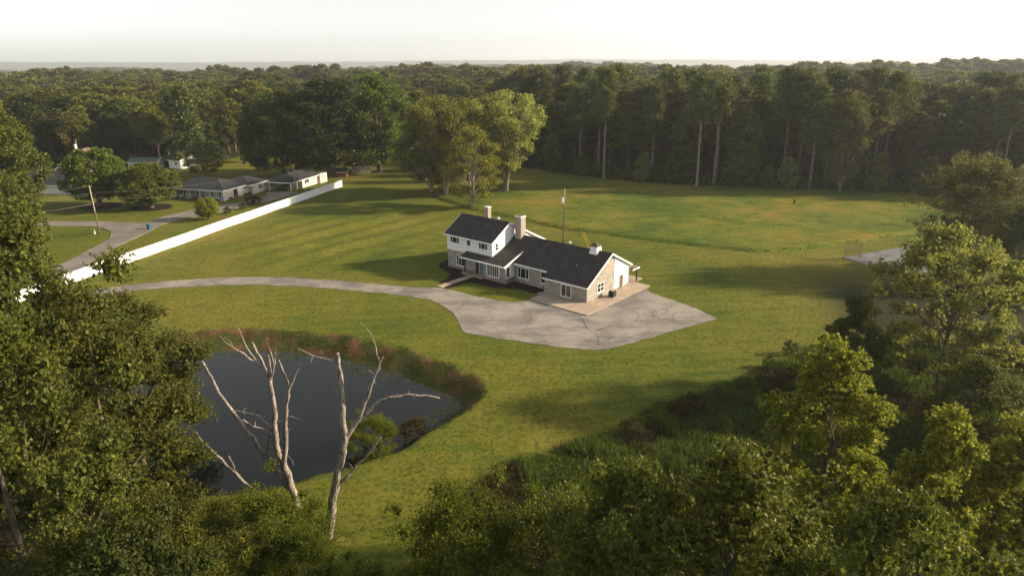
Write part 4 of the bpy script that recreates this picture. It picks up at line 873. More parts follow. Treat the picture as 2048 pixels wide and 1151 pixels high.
leafmat('needle', (0.038, 0.060, 0.013), (0.082, 0.106, 0.024), (0.135, 0.135, 0.036), 0.28, 0.55, 0.25, 0.8)
leafmat('needle_gold', (0.060, 0.076, 0.014), (0.127, 0.131, 0.028), (0.196, 0.172, 0.041), 0.32, 0.55, 0.25, 0.4)
leafmat('grass_blade', (0.036, 0.070, 0.008), (0.082, 0.112, 0.014), (0.165, 0.145, 0.026), 0.35, 0.7, 0.15, 0.0)
leafmat('turf_blade', (0.044, 0.070, 0.009), (0.092, 0.104, 0.013), (0.150, 0.130, 0.022), 0.3, 0.8, 0.1, 0.0)
leafmat('weed_blade', (0.040, 0.072, 0.012), (0.085, 0.125, 0.022), (0.150, 0.155, 0.034), 0.4, 0.7, 0.15, 0.0)
leafmat('brown_twig', (0.030, 0.024, 0.009), (0.062, 0.050, 0.018), (0.105, 0.090, 0.030), 0.2, 0.8, 0.1, 0.0)
leafmat('plum_leaf', (0.030, 0.012, 0.010), (0.055, 0.022, 0.016), (0.080, 0.040, 0.024), 0.3, 0.6, 0.2, 0.0)
barkmat('bark', (0.075, 0.058, 0.042), (0.135, 0.110, 0.085)); barkmat('bark_pine', (0.11, 0.085, 0.065), (0.22, 0.175, 0.14)); barkmat('bark_pale', (0.15, 0.125, 0.10), (0.27, 0.23, 0.185)); barkmat('bark_dead', (0.065, 0.052, 0.043), (0.36, 0.31, 0.265), 4.5)

SHAPES = {
 'diamond': [(0, 0), (0.45, 0.5), (1, 0), (0.45, -0.5)],
 'maple': [(0, 0), (0.25, 0.5), (0.5, 0.22), (1, 0), (0.5, -0.22), (0.25, -0.5)],
 'oak': [(0, 0), (0.38, 0.5), (0.46, 0.13), (0.76, 0.42), (0.76, 0.1), (1, 0), (0.76, -0.1), (0.76, -0.42), (0.46, -0.13), (0.38, -0.5)],
 'blade': [(0, 0.5), (0, -0.5), (1, 0)],
}
def unit(a_): return a_ / np.maximum(np.linalg.norm(a_, axis=1, keepdims=True), 1e-9)
def leaf_mesh(name, P, D, Nn, L, W, shape, curl=0.15, more=None):
    """one small polygon per leaf: at P, pointing along D, facing Nn"""
    D = unit(D); Nn = unit(Nn - D * (Nn * D).sum(1, keepdims=True)); B = np.cross(Nn, D)
    T = np.array(SHAPES[shape]); m = len(T); n = len(P)
    u = T[None, :, 0, None] * L[:, None, None]; v_ = T[None, :, 1, None] * W[:, None, None]
    V = P[:, None] + D[:, None] * u + B[:, None] * v_ - Nn[:, None] * (curl * (T[None, :, 0, None] ** 2) * L[:, None, None])
    if more is None: return np_mesh(name, V.reshape(-1, 3), np.arange(n * m).reshape(n, m), m)
    # more: inner leaves as plain diamonds (P, D, N, L, W)
    P2, D2, N2, L2, W2 = more; D2 = unit(D2); N2 = unit(N2 - D2 * (N2 * D2).sum(1, keepdims=True)); B2 = np.cross(N2, D2)
    T2 = np.array(SHAPES['diamond']); n2 = len(P2)
    V2 = P2[:, None] + D2[:, None] * (T2[None, :, 0, None] * L2[:, None, None]) + B2[:, None] * (T2[None, :, 1, None] * W2[:, None, None])
    me = bpy.data.meshes.new(name); VV = np.concatenate([V.reshape(-1, 3), V2.reshape(-1, 3)]).astype(np.float32)
    me.vertices.add(len(VV)); me.vertices.foreach_set('co', VV.ravel()); me.loops.add(len(VV)); me.loops.foreach_set('vertex_index', np.arange(len(VV), dtype=np.int32))
    me.polygons.add(n + n2); me.polygons.foreach_set('loop_start', np.concatenate([np.arange(n) * m, n * m + np.arange(n2) * 4]).astype(np.int32))
    me.update(calc_edges=True); return me

class Tubes:
    def __init__(s): s.V = []; s.F = []; s.n = 0
    def add(s, pts, radii, k=6):
        pts = np.asarray(pts, float); m = len(pts); radii = np.asarray(radii, float)
        d = np.gradient(pts, axis=0); d = unit(d)
        ref = np.array([1.0, 0.13, 0.2]) if abs(d[0, 0]) < 0.8 else np.array([0.1, 1.0, 0.2])
        r = unit(ref[None] - d * (d @ ref)[:, None]); u = np.cross(d, r)
        a_ = np.arange(k) * 2 * np.pi / k
        V = pts[:, None] + (r[:, None] * np.cos(a_)[None, :, None] + u[:, None] * np.sin(a_)[None, :, None]) * radii[:, None, None]
        i = (np.arange(m - 1)[:, None] * k + np.arange(k)[None]); j = (np.arange(m - 1)[:, None] * k + (np.arange(k)[None] + 1) % k)
        s.V.append(V.reshape(-1, 3)); s.F.append(np.stack([i, j, j + k, i + k], -1).reshape(-1, 4) + s.n); s.n += m * k
    def mesh(s, name): return np_mesh(name, np.concatenate(s.V), np.concatenate(s.F), 4, True)

PROF = {
 'round': lambda z: np.sqrt(np.clip(1 - (2 * z - 1) ** 2, 0, 1)) ** 0.85,
 'ovate': lambda z: np.clip(np.sin(np.pi * np.clip(z, 0, 1) ** 0.75), 0, 1) ** 0.8 * (1.0 - 0.25 * z),
 'broad': lambda z: np.clip(1 - (np.abs(z - 0.45) / 0.58) ** 2.6, 0, 1),
 'vase': lambda z: np.clip(0.25 + 0.95 * z, 0, 1) * np.sqrt(np.clip(1 - np.clip((z - 0.72) / 0.3, 0, 1) ** 2, 0, 1)),
 'cone': lambda z: np.clip(1.05 - z, 0, 1) ** 0.75 * np.clip(z * 7, 0, 1),
 'column': lambda z: np.clip(np.sin(np.pi * np.clip(z * 0.94 + 0.03, 0, 1)), 0, 1) ** 0.5,
}
def make_tree(name, seed, H, R, zb, prof='ovate', npuff=26, ncl=34, nleaf=9, ll=0.2, lw=0.12, shape='diamond', pr=0.30, trunkr=None, twist=0.5, droop=0.2, fork=0.35, multi=1, spread=0.30, cut=0.25, twigs=3, bark='bark', leaf='leaf_oak', lsig=0.32, k=7, up=0.25, jit=0.07, rosette=False, fill=60, fs=2.2, limbs=0.6):
    g = np.random.default_rng(seed); pf = PROF[prof]; tr = trunkr or H / 42.0
    # puffs: foliage masses standing on the envelope of the crown
    z = np.linspace(0.06, 0.94, npuff) ** 0.9; g.shuffle(z)
    ang = (np.arange(npuff) * 2.39996 + g.uniform(0, 1.0, npuff)); rad = pf(z) * R
    prr = pr * R * g.uniform(0.65, 1.25, npuff)
    rr0 = np.maximum(rad - prr * 0.75, 0) * (g.uniform(0.35, 1, npuff) ** 0.35) * g.uniform(0.88, 1.12, npuff)
    C = np.stack([rr0 * np.cos(ang), rr0 * np.sin(ang), zb + z * (H - zb) - prr * 0.5 * (z > 0.7)], 1)
    C += g.normal(0, jit, (npuff, 3)) * R * np.array([1, 1, 0.7]); C[:, 2] = np.maximum(C[:, 2], zb + prr * 0.2)
    C[np.argmax(C[:, 2])] = (g.normal(0, 0.1) * R, g.normal(0, 0.1) * R, H - prr[np.argmax(C[:, 2])] * 0.9)
    # trunk and limbs
    T = Tubes(); stems = []
    zt = zb + (H - zb) * 0.8
    for mI in range(multi):
        a0 = 2 * np.pi * mI / multi + g.uniform(0, 1); lean = (spread * R if multi > 1 else 0.05 * R)
        tt = np.linspace(0, 1, 9); bx = np.cos(a0) * lean * tt ** 1.3 + g.normal(0, 0.03 * twist * R, 9) * tt; by = np.sin(a0) * lean * tt ** 1.3 + g.normal(0, 0.03 * twist * R, 9) * tt
        zz = tt * zt; zz[0] = -0.6
        rd = tr * (1 - 0.85 * tt) * (1.0 if multi == 1 else 0.75); rd[0] *= 1.5; rd[1] *= 1.04
        st_ = np.stack([bx, by, zz], 1); stems.append(st_); T.add(st_, rd, k)
    for i in range(npuff):
        if g.random() > limbs: continue
        st_ = stems[i % multi] if multi > 1 else stems[0]
        if multi > 1: st_ = min(stems, key=lambda q: np.linalg.norm(q[5, :2] - C[i, :2]))
        zs_ = max(zb * 0.7, C[i, 2] * (1 - fork) - 0.25 * np.hypot(*C[i, :2])); zs_ = min(max(zs_, zb * 0.6), zt * 0.95)
        p0 = np.array([np.interp(zs_, st_[:, 2], st_[:, 0]), np.interp(zs_, st_[:, 2], st_[:, 1]), zs_])
        tt = np.linspace(0, 1, 6)[:, None]; p1 = C[i]
        mid = p0 * (1 - tt) + p1 * tt; mid[:, 2] += (np.sin(np.pi * tt[:, 0]) * -0.06 * np.linalg.norm(p1 - p0)); mid[1:5] += g.normal(0, 0.04 * np.linalg.norm(p1 - p0), (4, 3))
        r0 = tr * 0.42 * (1 - 0.6 * zs_ / H); T.add(mid, r0 * (1 - 0.8 * tt[:, 0]), max(4, k - 2))
        for q in range(twigs):
            dv = unit(g.normal(0, 1, (1, 3)))[0]; dv[2] = abs(dv[2]) * 0.5
            e = C[i] + dv * prr[i] * 0.85; s0 = mid[3 + (q % 2)]
            T.add(np.stack([s0, (s0 + e) / 2 + g.normal(0, 0.06 * R * pr, 3), e]), [r0 * 0.35, r0 * 0.22, r0 * 0.08], 4)
    # clusters on the puffs, leaves in clusters
    cc = np.repeat(np.arange(npuff), np.maximum(3, (ncl * (prr / prr.mean()) ** 2).astype(int)))
    dv = unit(g.normal(0, 1, (len(cc), 3))); out = np.stack([C[cc, 0], C[cc, 1], np.zeros(len(cc))], 1); out = out / (R + 1e-6)
    dv = unit(dv + out * 0.7 + np.array([0, 0, 0.35]))
    keep = (dv[:, 2] > -0.55) | (g.random(len(cc)) < 0.25)
    cc = cc[keep]; dv = dv[keep]
    K = C[cc] + dv * (prr[cc] * g.uniform(0.55, 1.12, len(cc)))[:, None] * np.array([1, 1, 0.85])
    nl = nleaf; li = np.repeat(np.arange(len(cc)), nl); n = len(li)
    sg = lsig * prr[cc][li] * 0.9
    off = g.normal(0, 1, (n, 3)); P = K[li] + off * sg[:, None] * np.array([1, 1, 0.7])
    D = unit(off * np.array([1, 1, 0.6]) + dv[li] * 0.8 - np.array([0, 0, droop]))
    if rosette: P = K[li] + D * ll * 0.08 + g.normal(0, 0.035, (n, 3))
    Nn = unit(dv[li] * 0.6 + np.array([0, 0, up]) + g.normal(0, 0.7, (n, 3)))
    # ragged crown: drop some clusters whole
    ok = ~(g.random(len(cc)) < cut * 0.5)[li]
    L = ll * g.uniform(0.65, 1.3, n); W = lw * g.uniform(0.7, 1.25, n)
    tm = T.mesh(name + '_trunk'); tm.materials.append(M[bark])
    fi = np.repeat(np.arange(npuff), np.maximum(4, (fill * (prr / prr.mean()) ** 2).astype(int))); nf = len(fi); fd_ = unit(g.normal(0, 1, (nf, 3)))
    fp = C[fi] + fd_ * (prr[fi] * g.uniform(0.15, 0.68, nf))[:, None] * np.array([1, 1, 0.85])
    more = (fp, g.normal(0, 1, (nf, 3)), fd_ + g.normal(0, 0.5, (nf, 3)), ll * fs * g.uniform(0.7, 1.3, nf), lw * fs * g.uniform(0.8, 1.4, nf))
    cm = leaf_mesh(name + '_crown', P[ok], D[ok], Nn[ok], L[ok], W[ok], shape, 0.15, more); cm.materials.append(M[leaf])
    return {'t': tm, 'c': cm, 'H': H}

def make_pine(name, seed, H, R, zb, nbr=46, ntuft=6, nneed=9, ll=0.5, lw=0.12, prof='dome', bark='bark_pine', leaf='needle', lean=0.02, stubs=8, tr=None, k=7):
    g = np.random.default_rng(seed); T = Tubes(); tr = tr or H / 75.0
    tt = np.linspace(0, 1, 12); la = g.uniform(0, 6.28)
    st_ = np.stack([np.cos(la) * lean * H * tt ** 1.4 + g.normal(0, 0.004 * H, 12) * tt, np.sin(la) * lean * H * tt ** 1.4 + g.normal(0, 0.004 * H, 12) * tt, tt * H * 0.985], 1); st_[0, 2] = -0.6
    rd = tr * (1 - 0.86 * tt ** 1.2); rd[0] *= 1.3; T.add(st_, rd, k)
    Ps, Ds = [], []
    for i in range(nbr):
        u = (i + g.random()) / nbr; z = zb + (H - zb) * u
        if prof == 'dome': rl = R * (0.45 + 0.55 * np.sin(np.pi * (0.15 + 0.75 * u))) * (1 - 0.55 * u ** 4)
        else: rl = R * (1.06 - u) ** 0.8
        rl *= g.uniform(0.55, 1.12); a_ = i * 2.39996 + g.uniform(-0.5, 0.5)
        p0 = np.array([np.interp(z, st_[:, 2], st_[:, 0]), np.interp(z, st_[:, 2], st_[:, 1]), z])
        s_ = np.linspace(0, 1, 5)[:, None]; dr = np.array([np.cos(a_), np.sin(a_), 0.0]); rise = g.uniform(-0.12, 0.38) + 0.35 * u
        br = p0 + dr * rl * s_ + np.array([0, 0, 1.0]) * rl * rise * s_ ** 1.5
        T.add(br, tr * 0.26 * (1.05 - 0.5 * u) * (1 - 0.85 * s_[:, 0]), 4)
        q = g.uniform(0.38, 1.05, ntuft); c_ = p0 + dr * rl * q[:, None] + np.array([0, 0, 1.0]) * (rl * rise * q ** 1.5)[:, None]
        c_ += g.normal(0, 0.11 * R, (ntuft, 3)) * np.array([1, 1, 0.45]) * (0.4 + q[:, None] * 0.7)
        Ps.append(np.repeat(c_, nneed, 0)); Ds.append(np.repeat(np.tile(dr * 0.5 + np.array([0, 0, 0.35]), (ntuft, 1)), nneed, 0))
    for i in range(stubs):
        z = zb * g.uniform(0.35, 1.0); a_ = g.uniform(0, 6.28); l_ = g.uniform(0.4, 1.6)
        p0 = np.array([np.interp(z, st_[:, 2], st_[:, 0]), np.interp(z, st_[:, 2], st_[:, 1]), z]); T.add(np.stack([p0, p0 + np.array([np.cos(a_), np.sin(a_), 0.2]) * l_ * 0.5, p0 + np.array([np.cos(a_), np.sin(a_), 0.1]) * l_]), [0.05, 0.035, 0.012], 4)
    P = np.concatenate(Ps); D0 = np.concatenate(Ds); n = len(P)
    D = unit(g.normal(0, 1, (n, 3)) + D0); P = P + D * (ll * 0.15) + g.normal(0, ll * 0.35, (n, 3))
    cm = leaf_mesh(name + '_crown', P, D, unit(g.normal(0, 0.7, (n, 3)) + np.array([0, 0, 0.8])), ll * g.uniform(0.7, 1.3, n), lw * g.uniform(0.7, 1.3, n), 'diamond', 0.05); cm.materials.append(M[leaf])
    tm = T.mesh(name + '_trunk'); tm.materials.append(M[bark])
    return {'t': tm, 'c': cm, 'H': H}

def put(proto, name, label, cat, loc, h, rz=0.0, wide=1.0, group=None, leaf=None, bark=None, ground_z=True):
    s_ = h / proto['H']
    z = float(hgt(loc[0], loc[1])) if ground_z else loc[2]
    o = empty(name, (loc[0], loc[1], z), rz); o.scale = (s_ * wide, s_ * wide, s_); tag(o, label, cat, group)
    for nm, key, mt in (('trunk', 't', bark), ('crown', 'c', leaf)):
        c_ = bpy.data.objects.new(nm, proto[key]); COL.objects.link(c_); c_.parent = o
        if mt: c_.material_slots[0].link = 'OBJECT'; c_.material_slots[0].material = M[mt]
    return o

# ------------------------------------------------------------------ prototypes
oakA = make_tree('oak_a', 3, 20, 6.6, 0.8, 'round', 62, 96, 8, 0.27, 0.17, 'oak', 0.25, droop=0.6, leaf='leaf_oak', twigs=1, fill=230, fs=1.5, limbs=0.22, trunkr=0.34, rosette=True, jit=0.12, cut=0.3)
oakB = make_tree('oak_b', 8, 20, 6.2, 0.6, 'broad', 60, 94, 8, 0.27, 0.17, 'oak', 0.26, droop=0.6, leaf='leaf_oak', twigs=1, fill=230, fs=1.5, limbs=0.22, trunkr=0.34, rosette=True, jit=0.12, cut=0.3)
oakL = make_tree('oak_l', 5, 20, 6.6, 0.8, 'broad', 78, 104, 8, 0.20, 0.12, 'maple', 0.23, droop=0.5, leaf='leaf_oak_olive', twigs=1, fill=260, fs=1.8, limbs=0.2, trunkr=0.32, rosette=True, jit=0.11, cut=0.3)
mapA = make_tree('maple_a', 21, 17, 4.4, 0.8, 'ovate', 70, 84, 8, 0.19, 0.15, 'maple', 0.23, jit=0.13, rosette=True, cut=0.3, droop=0.35, leaf='leaf_gold', fill=220, fs=1.6, limbs=0.3, trunkr=0.22)
mapB = make_tree('maple_b', 22, 17, 4.0, 0.8, 'ovate', 66, 82, 8, 0.19, 0.15, 'maple', 0.24, jit=0.16, rosette=True, cut=0.3, droop=0.3, leaf='leaf_gold', fill=220, fs=1.6, limbs=0.3, trunkr=0.22)
gumA = make_tree('gum_a', 24, 19.6, 7.2, 1.5, 'round', 90, 70, 8, 0.24, 0.20, 'maple', 0.20, jit=0.10, rosette=True, cut=0.25, droop=0.2, leaf='leaf_pale', fill=160, fs=1.7, limbs=0.3, trunkr=0.3)
busA = make_tree('bush_a', 31, 9, 4.6, 0.2, 'broad', 90, 44, 8, 0.16, 0.07, 'diamond', 0.17, jit=0.16, multi=4, spread=0.4, fork=0.5, leaf='leaf_bush', lsig=0.34, up=0.1, droop=-0.4, trunkr=0.12, fill=130, fs=1.7, limbs=0.25, cut=0.25)
rndA = make_tree('round_a', 41, 14, 7.0, 1.7, 'round', 100, 26, 9, 0.46, 0.36, 'diamond', 0.18, leaf='leaf_round', bark='bark', trunkr=0.6, lsig=0.26, cut=0.05, fill=60, fs=1.5, limbs=0.3, jit=0.03)
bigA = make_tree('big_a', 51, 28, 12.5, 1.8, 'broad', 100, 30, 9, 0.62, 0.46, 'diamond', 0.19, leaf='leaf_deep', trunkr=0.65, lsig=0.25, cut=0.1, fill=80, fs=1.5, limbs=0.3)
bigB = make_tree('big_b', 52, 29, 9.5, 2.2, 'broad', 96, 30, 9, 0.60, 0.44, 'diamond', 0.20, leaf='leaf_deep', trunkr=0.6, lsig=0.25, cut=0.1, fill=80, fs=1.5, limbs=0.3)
vasA = make_tree('vase_a', 61, 25, 9.0, 4.0, 'vase', 78, 28, 9, 0.46, 0.32, 'diamond', 0.19, multi=5, spread=0.5, fork=0.45, leaf='leaf_autumn', bark='bark_pale', trunkr=0.42, lsig=0.28, cut=0.3, fill=40, fs=1.5, limbs=0.7)
vasB = make_tree('vase_b', 62, 25, 8.0, 2.5, 'broad', 74, 28, 9, 0.46, 0.32, 'diamond', 0.20, multi=3, spread=0.45, fork=0.45, leaf='leaf_autumn', bark='bark_pale', trunkr=0.4, lsig=0.28, cut=0.3, fill=40, fs=1.5, limbs=0.7)
forP = [make_tree('forest_%d' % i, 70 + i, 26, r_, zb, pf_, 50, 22, 8, 0.72, 0.54, 'diamond', 0.24, leaf='leaf_forest', bark='bark', trunkr=0.34, lsig=0.26, cut=0.15, twigs=1, k=6, fill=50, fs=1.5, limbs=0.35)
        for i, (r_, zb, pf_) in enumerate(((5.2, 8, 'ovate'), (4.4, 5, 'column'), (5.8, 9, 'broad'), (4.8, 3, 'ovate'), (5.0, 11, 'round')))]
sapP = make_tree('sapling', 81, 10, 3.0, 1.0, 'ovate', 26, 20, 6, 0.6, 0.42, 'diamond', 0.3, leaf='leaf_forest', trunkr=0.12, lsig=0.32, cut=0.2, twigs=0, k=5, fill=20, fs=1.8)
pinP = [make_pine('pine_%d' % i, 90 + i, 30, r_, zb, 54, 9, 11, 0.95, 0.34) for i, (r_, zb) in enumerate(((4.2, 17), (4.8, 19), (3.8, 14), (4.5, 21)))]
pinN = make_pine('pine_near', 99, 19, 8.2, 5.0, 110, 22, 16, 0.50, 0.16, leaf='needle_gold', lean=0.03, tr=0.33)
cedP = make_pine('cedar', 97, 24, 7.0, 1.5, 100, 12, 10, 0.85, 0.42, prof='cone', leaf='needle', stubs=0)
farP = []
for i, (r_, zb, pf_) in enumerate(((5.4, 5, 'ovate'), (6.2, 7, 'round'), (5.0, 4, 'broad'))):
    farP.append(make_tree('far_%d' % i, 110 + i, 24, r_, zb, pf_, 34, 15, 5, 1.15, 0.95, 'diamond', 0.27, leaf='leaf_forest_far', trunkr=0.3, lsig=0.26, cut=0.1, twigs=0, k=4, fill=22, fs=1.5, limbs=0.1))

# ------------------------------------------------------------------ trees one can point at
put(rndA, 'round_tree', 'taller round clipped tree with mulch ring by the street', 'tree', (-104.8, 171.3), 14.6, 0.3, 1.0)
put(rndA, 'round_tree', 'lower round clipped tree with mulch ring in front of ranch house', 'tree', (-90.8, 169.4), 11.2, 2.1, 1.22)
put(rndA, 'small_tree', 'small round bright tree next to the white fence', 'tree', (-70.6, 155.6), 5.2, 0.4, 1.0, leaf='leaf_gold')
put(vasB, 'yard_tree', 'dark leafy yard tree with two pale stems behind ranch house', 'tree', (-97.0, 216.0), 11.5, 1.0, 1.5, leaf='leaf_round')
put(bigA, 'big_oak', 'broad dark oak behind the carport, left of the two', 'tree', (-72.5, 217.0), 27.0, 0.5, 1.02)
put(bigB, 'big_oak', 'tallest dark oak directly behind the carport', 'tree', (-57.8, 216.5), 30.0, 1.7, 1.4)
put(bigB, 'big_oak', 'tall green oak standing over the cream shed', 'tree', (-43.8, 227.0), 31.0, 4.0, 1.2, leaf='leaf_round')
put(vasB, 'maple_tree', 'nearest maple of the lawn group, with pale trunk', 'tree', (-9.9, 169.4), 20.5, 0.2, 1.05, leaf='leaf_autumn')
put(vasA, 'maple_tree', 'golden forked maple left of the nearest lawn maple', 'tree', (-17.8, 183.4), 26.5, 1.2, 1.0)
put(vasB, 'maple_tree', 'dark green maple at the left end of the lawn group', 'tree', (-22.6, 190.3), 25.0, 2.6, 1.2, leaf='leaf_round')
put(vasB, 'maple_tree', 'slim maple in the back middle of the lawn group', 'tree', (-7.2, 191.0), 26.0, 3.9, 1.0, leaf='leaf_autumn')
put(vasA, 'maple_tree', 'pale spreading maple at the right end of the lawn group', 'tree', (-1.6, 189.5), 27.5, 0.6, 1.15, leaf='leaf_pale')
put(cedP, 'cedar_tree', 'shaggy evergreen standing at the far lawn behind the white barn', 'tree', (-112.0, 240.0), 26.0, 0.2, 1.1)
put(forP[3], 'edge_tree', 'tree with dark trunk at the gap in the far woods', 'tree', (-92.0, 252.0), 22.0, 0.2, 1.0)
put(pinN, 'pine_tree', 'gold lit rounded pine beside the old court', 'tree', (79.0, 114.0), 18.4, 0.7, 1.15)
put(pinN, 'pine_tree', 'low dark pine standing in front of the rounded pine', 'tree', (81.0, 105.0), 13.0, 2.9, 0.85, leaf='needle')
put(bigB, 'brown_tree', 'tall brownish tree with bare twigs at the left edge', 'tree', (-111.5, 146.0), 28.5, 0.9, 1.0, leaf='leaf_oak_olive')
put(bigA, 'brown_tree', 'broad olive tree below the brownish one at the left edge', 'tree', (-105.0, 132.0), 17.5, 2.4, 0.95, leaf='leaf_oak_olive')
# foreground, right
put(gumA, 'sweetgum_tree', 'pale cream tipped sweetgum at the right of the lawn', 'tree', (46.5, 67.5), 19.4, 0.5, 1.0)
put(mapB, 'maple_tree', 'dark thin maple between lawn and the pale sweetgum', 'tree', (36.6, 67.0), 12.0, 1.5, 1.4, leaf='leaf_bush')
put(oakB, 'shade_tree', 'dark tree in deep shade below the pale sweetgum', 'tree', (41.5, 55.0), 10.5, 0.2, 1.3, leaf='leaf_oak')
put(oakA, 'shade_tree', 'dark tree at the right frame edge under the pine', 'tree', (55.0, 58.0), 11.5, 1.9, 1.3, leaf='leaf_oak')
put(mapA, 'maple_tree', 'bright yellow green maple spire in front of the dark wood', 'tree', (22.6, 42.5), 17.2, 2.2, 1.15)
put(mapB, 'maple_tree', 'yellow lit narrow maple right of the maple spire', 'tree', (25.2, 34.5), 16.6, 0.9, 0.95)
put(mapA, 'maple_tree', 'yellow green maple at the lower right frame edge', 'tree', (30.2, 36.0), 15.4, 4.1, 1.1)
put(oakB, 'oak_tree', 'nearest large leaved oak crown at bottom right of centre', 'tree', (10.4, 27.2), 18.8, 0.4, 0.86)
put(oakA, 'oak_tree', 'dark oak crown left of the large leaved oak', 'tree', (5.8, 28.0), 17.2, 2.0, 0.72)
put(oakA, 'oak_tree', 'large leaved oak crown at the bottom edge under the maples', 'tree', (16.0, 22.6), 19.2, 3.3, 0.66)
put(oakB, 'oak_tree', 'oak crown in the bottom right corner', 'tree', (21.5, 24.0), 15.2, 1.3, 0.8)
put(busA, 'young_tree', 'small leaved olive tree at the bottom edge right of the dead trunks', 'tree', (-3.0, 33.0), 12.4, 5.0, 0.72)
put(busA, 'thicket_shrub', 'dark shrub at the bottom edge between the olive tree and the oaks', 'shrub', (2.4, 32.5), 12.0, 1.0, 0.8, leaf='leaf_oak')
# foreground, left
put(oakL, 'oak_tree', 'large sunlit oak filling the left edge above the pond', 'tree', (-36.0, 46.5), 26.6, 1.1, 0.9, leaf='leaf_oak_olive')
put(oakL, 'oak_tree', 'oak overhanging the pond left of the dead trunks', 'tree', (-28.6, 42.0), 21.6, 0.1, 0.85, leaf='leaf_oak_olive')
put(oakL, 'oak_tree', 'oak crown at the left edge in front of the pond oak', 'tree', (-27.2, 31.5), 23.8, 2.7, 0.72, leaf='leaf_oak_olive')
put(oakL, 'oak_tree', 'oak behind the big left oak reaching towards the white fence', 'tree', (-35.2, 56.5), 18.6, 3.6, 1.12, leaf='leaf_oak_olive')
put(oakA, 'oak_tree', 'dark oak crown in the bottom left corner', 'tree', (-19.5, 28.5), 14.0, 5.2, 0.8, leaf='leaf_deep')
put(busA, 'leafy_bush', 'fine leaved yellow green bush at the foot of the forked dead tree', 'bush', (-17.0, 38.6), 7.9, 0.3, 1.05)
put(busA, 'leafy_bush', 'darker fine leaved bush at the bottom edge left of the slender dead tree', 'bush', (-13.4, 35.2), 7.0, 2.3, 0.95)
put(busA, 'leafy_bush', 'fine leaved bush under the oaks left of the forked dead tree', 'bush', (-23.0, 37.5), 8.6, 4.3, 1.0, leaf='leaf_oak')
put(busA, 'leafy_bush', 'dark bush at the bottom edge under the pond oak', 'bush', (-20.0, 32.0), 9.0, 5.3, 1.0, leaf='leaf_oak')
put(busA, 'leafy_bush', 'dark low bush at the bottom edge between dead trunk and olive tree', 'bush', (-8.4, 32.4), 5.6, 3.3, 1.1, leaf='leaf_deep')
put(busA, 'leafy_bush', 'olive bush hiding the oak trunk in the bottom left corner', 'bush', (-24.0, 28.8), 11.5, 2.0, 1.0, leaf='leaf_oak_olive')
put(busA, 'leafy_bush', 'small dark bush at the bottom edge just left of the olive tree', 'bush', (-6.0, 31.0), 6.6, 0.9, 1.0, leaf='leaf_bush')
# pond side
put(busA, 'willow_bush', 'bright green willow bush on the pond shore behind the slender dead tree', 'bush', (-13.6, 58.3), 4.6, 1.0, 1.05, leaf='leaf_willow')
put(busA, 'shore_shrub', 'low brown shrub on the pond shore beside the willow bush', 'bush', (-9.8, 60.6), 2.4, 1.7, 1.2, leaf='brown_twig')
# small shrubs next door
put(busA, 'clipped_shrub', 'small clipped shrub behind the fence, nearer the bright tree', 'shrub', (-68.6, 161.6), 1.9, 0.2, 0.9, leaf='leaf_deep')
put(busA, 'clipped_shrub', 'small clipped shrub behind the fence, nearer the plum shrub', 'shrub', (-66.9, 167.2), 1.8, 1.2, 0.9, leaf='leaf_deep')
put(busA, 'plum_shrub', 'low spreading dark plum shrub by the driveway behind the fence', 'shrub', (-66.6, 173.6), 2.3, 0.8, 1.7, leaf='plum_leaf')
put(sapP, 'small_conifer', 'tiny lone conifer standing in the open meadow', 'tree', (72.0, 172.0), 1.6, 0, 0.5, leaf='leaf_deep')
for k_, (y_, lab) in enumerate(((1.6, 'nearest the front corner'), (11.8, 'left of the porch'), (13.6, 'at the far left'))):
    put(busA, 'foundation_shrub', 'low clipped shrub in front of ranch house, ' + lab, 'shrub', (-75.9 - 0.9 * math.cos(NA) - y_ * math.sin(NA), 177.8 - 0.9 * math.sin(NA) + y_ * math.cos(NA)), 0.8, k_, 1.2, leaf='leaf_deep')
for k_, x_ in enumerate((2.0, 8.2, 10.0)):
    put(busA, 'foundation_shrub', 'small shrub along the ranch house side wall, ' + ('before the red step', 'just past the red step', 'farthest along')[k_], 'shrub', (-75.9 + x_ * math.cos(NA) + 0.8 * math.sin(NA), 177.8 + x_ * math.sin(NA) - 0.8 * math.cos(NA)), 0.8, k_, 1.3, leaf='leaf_deep')

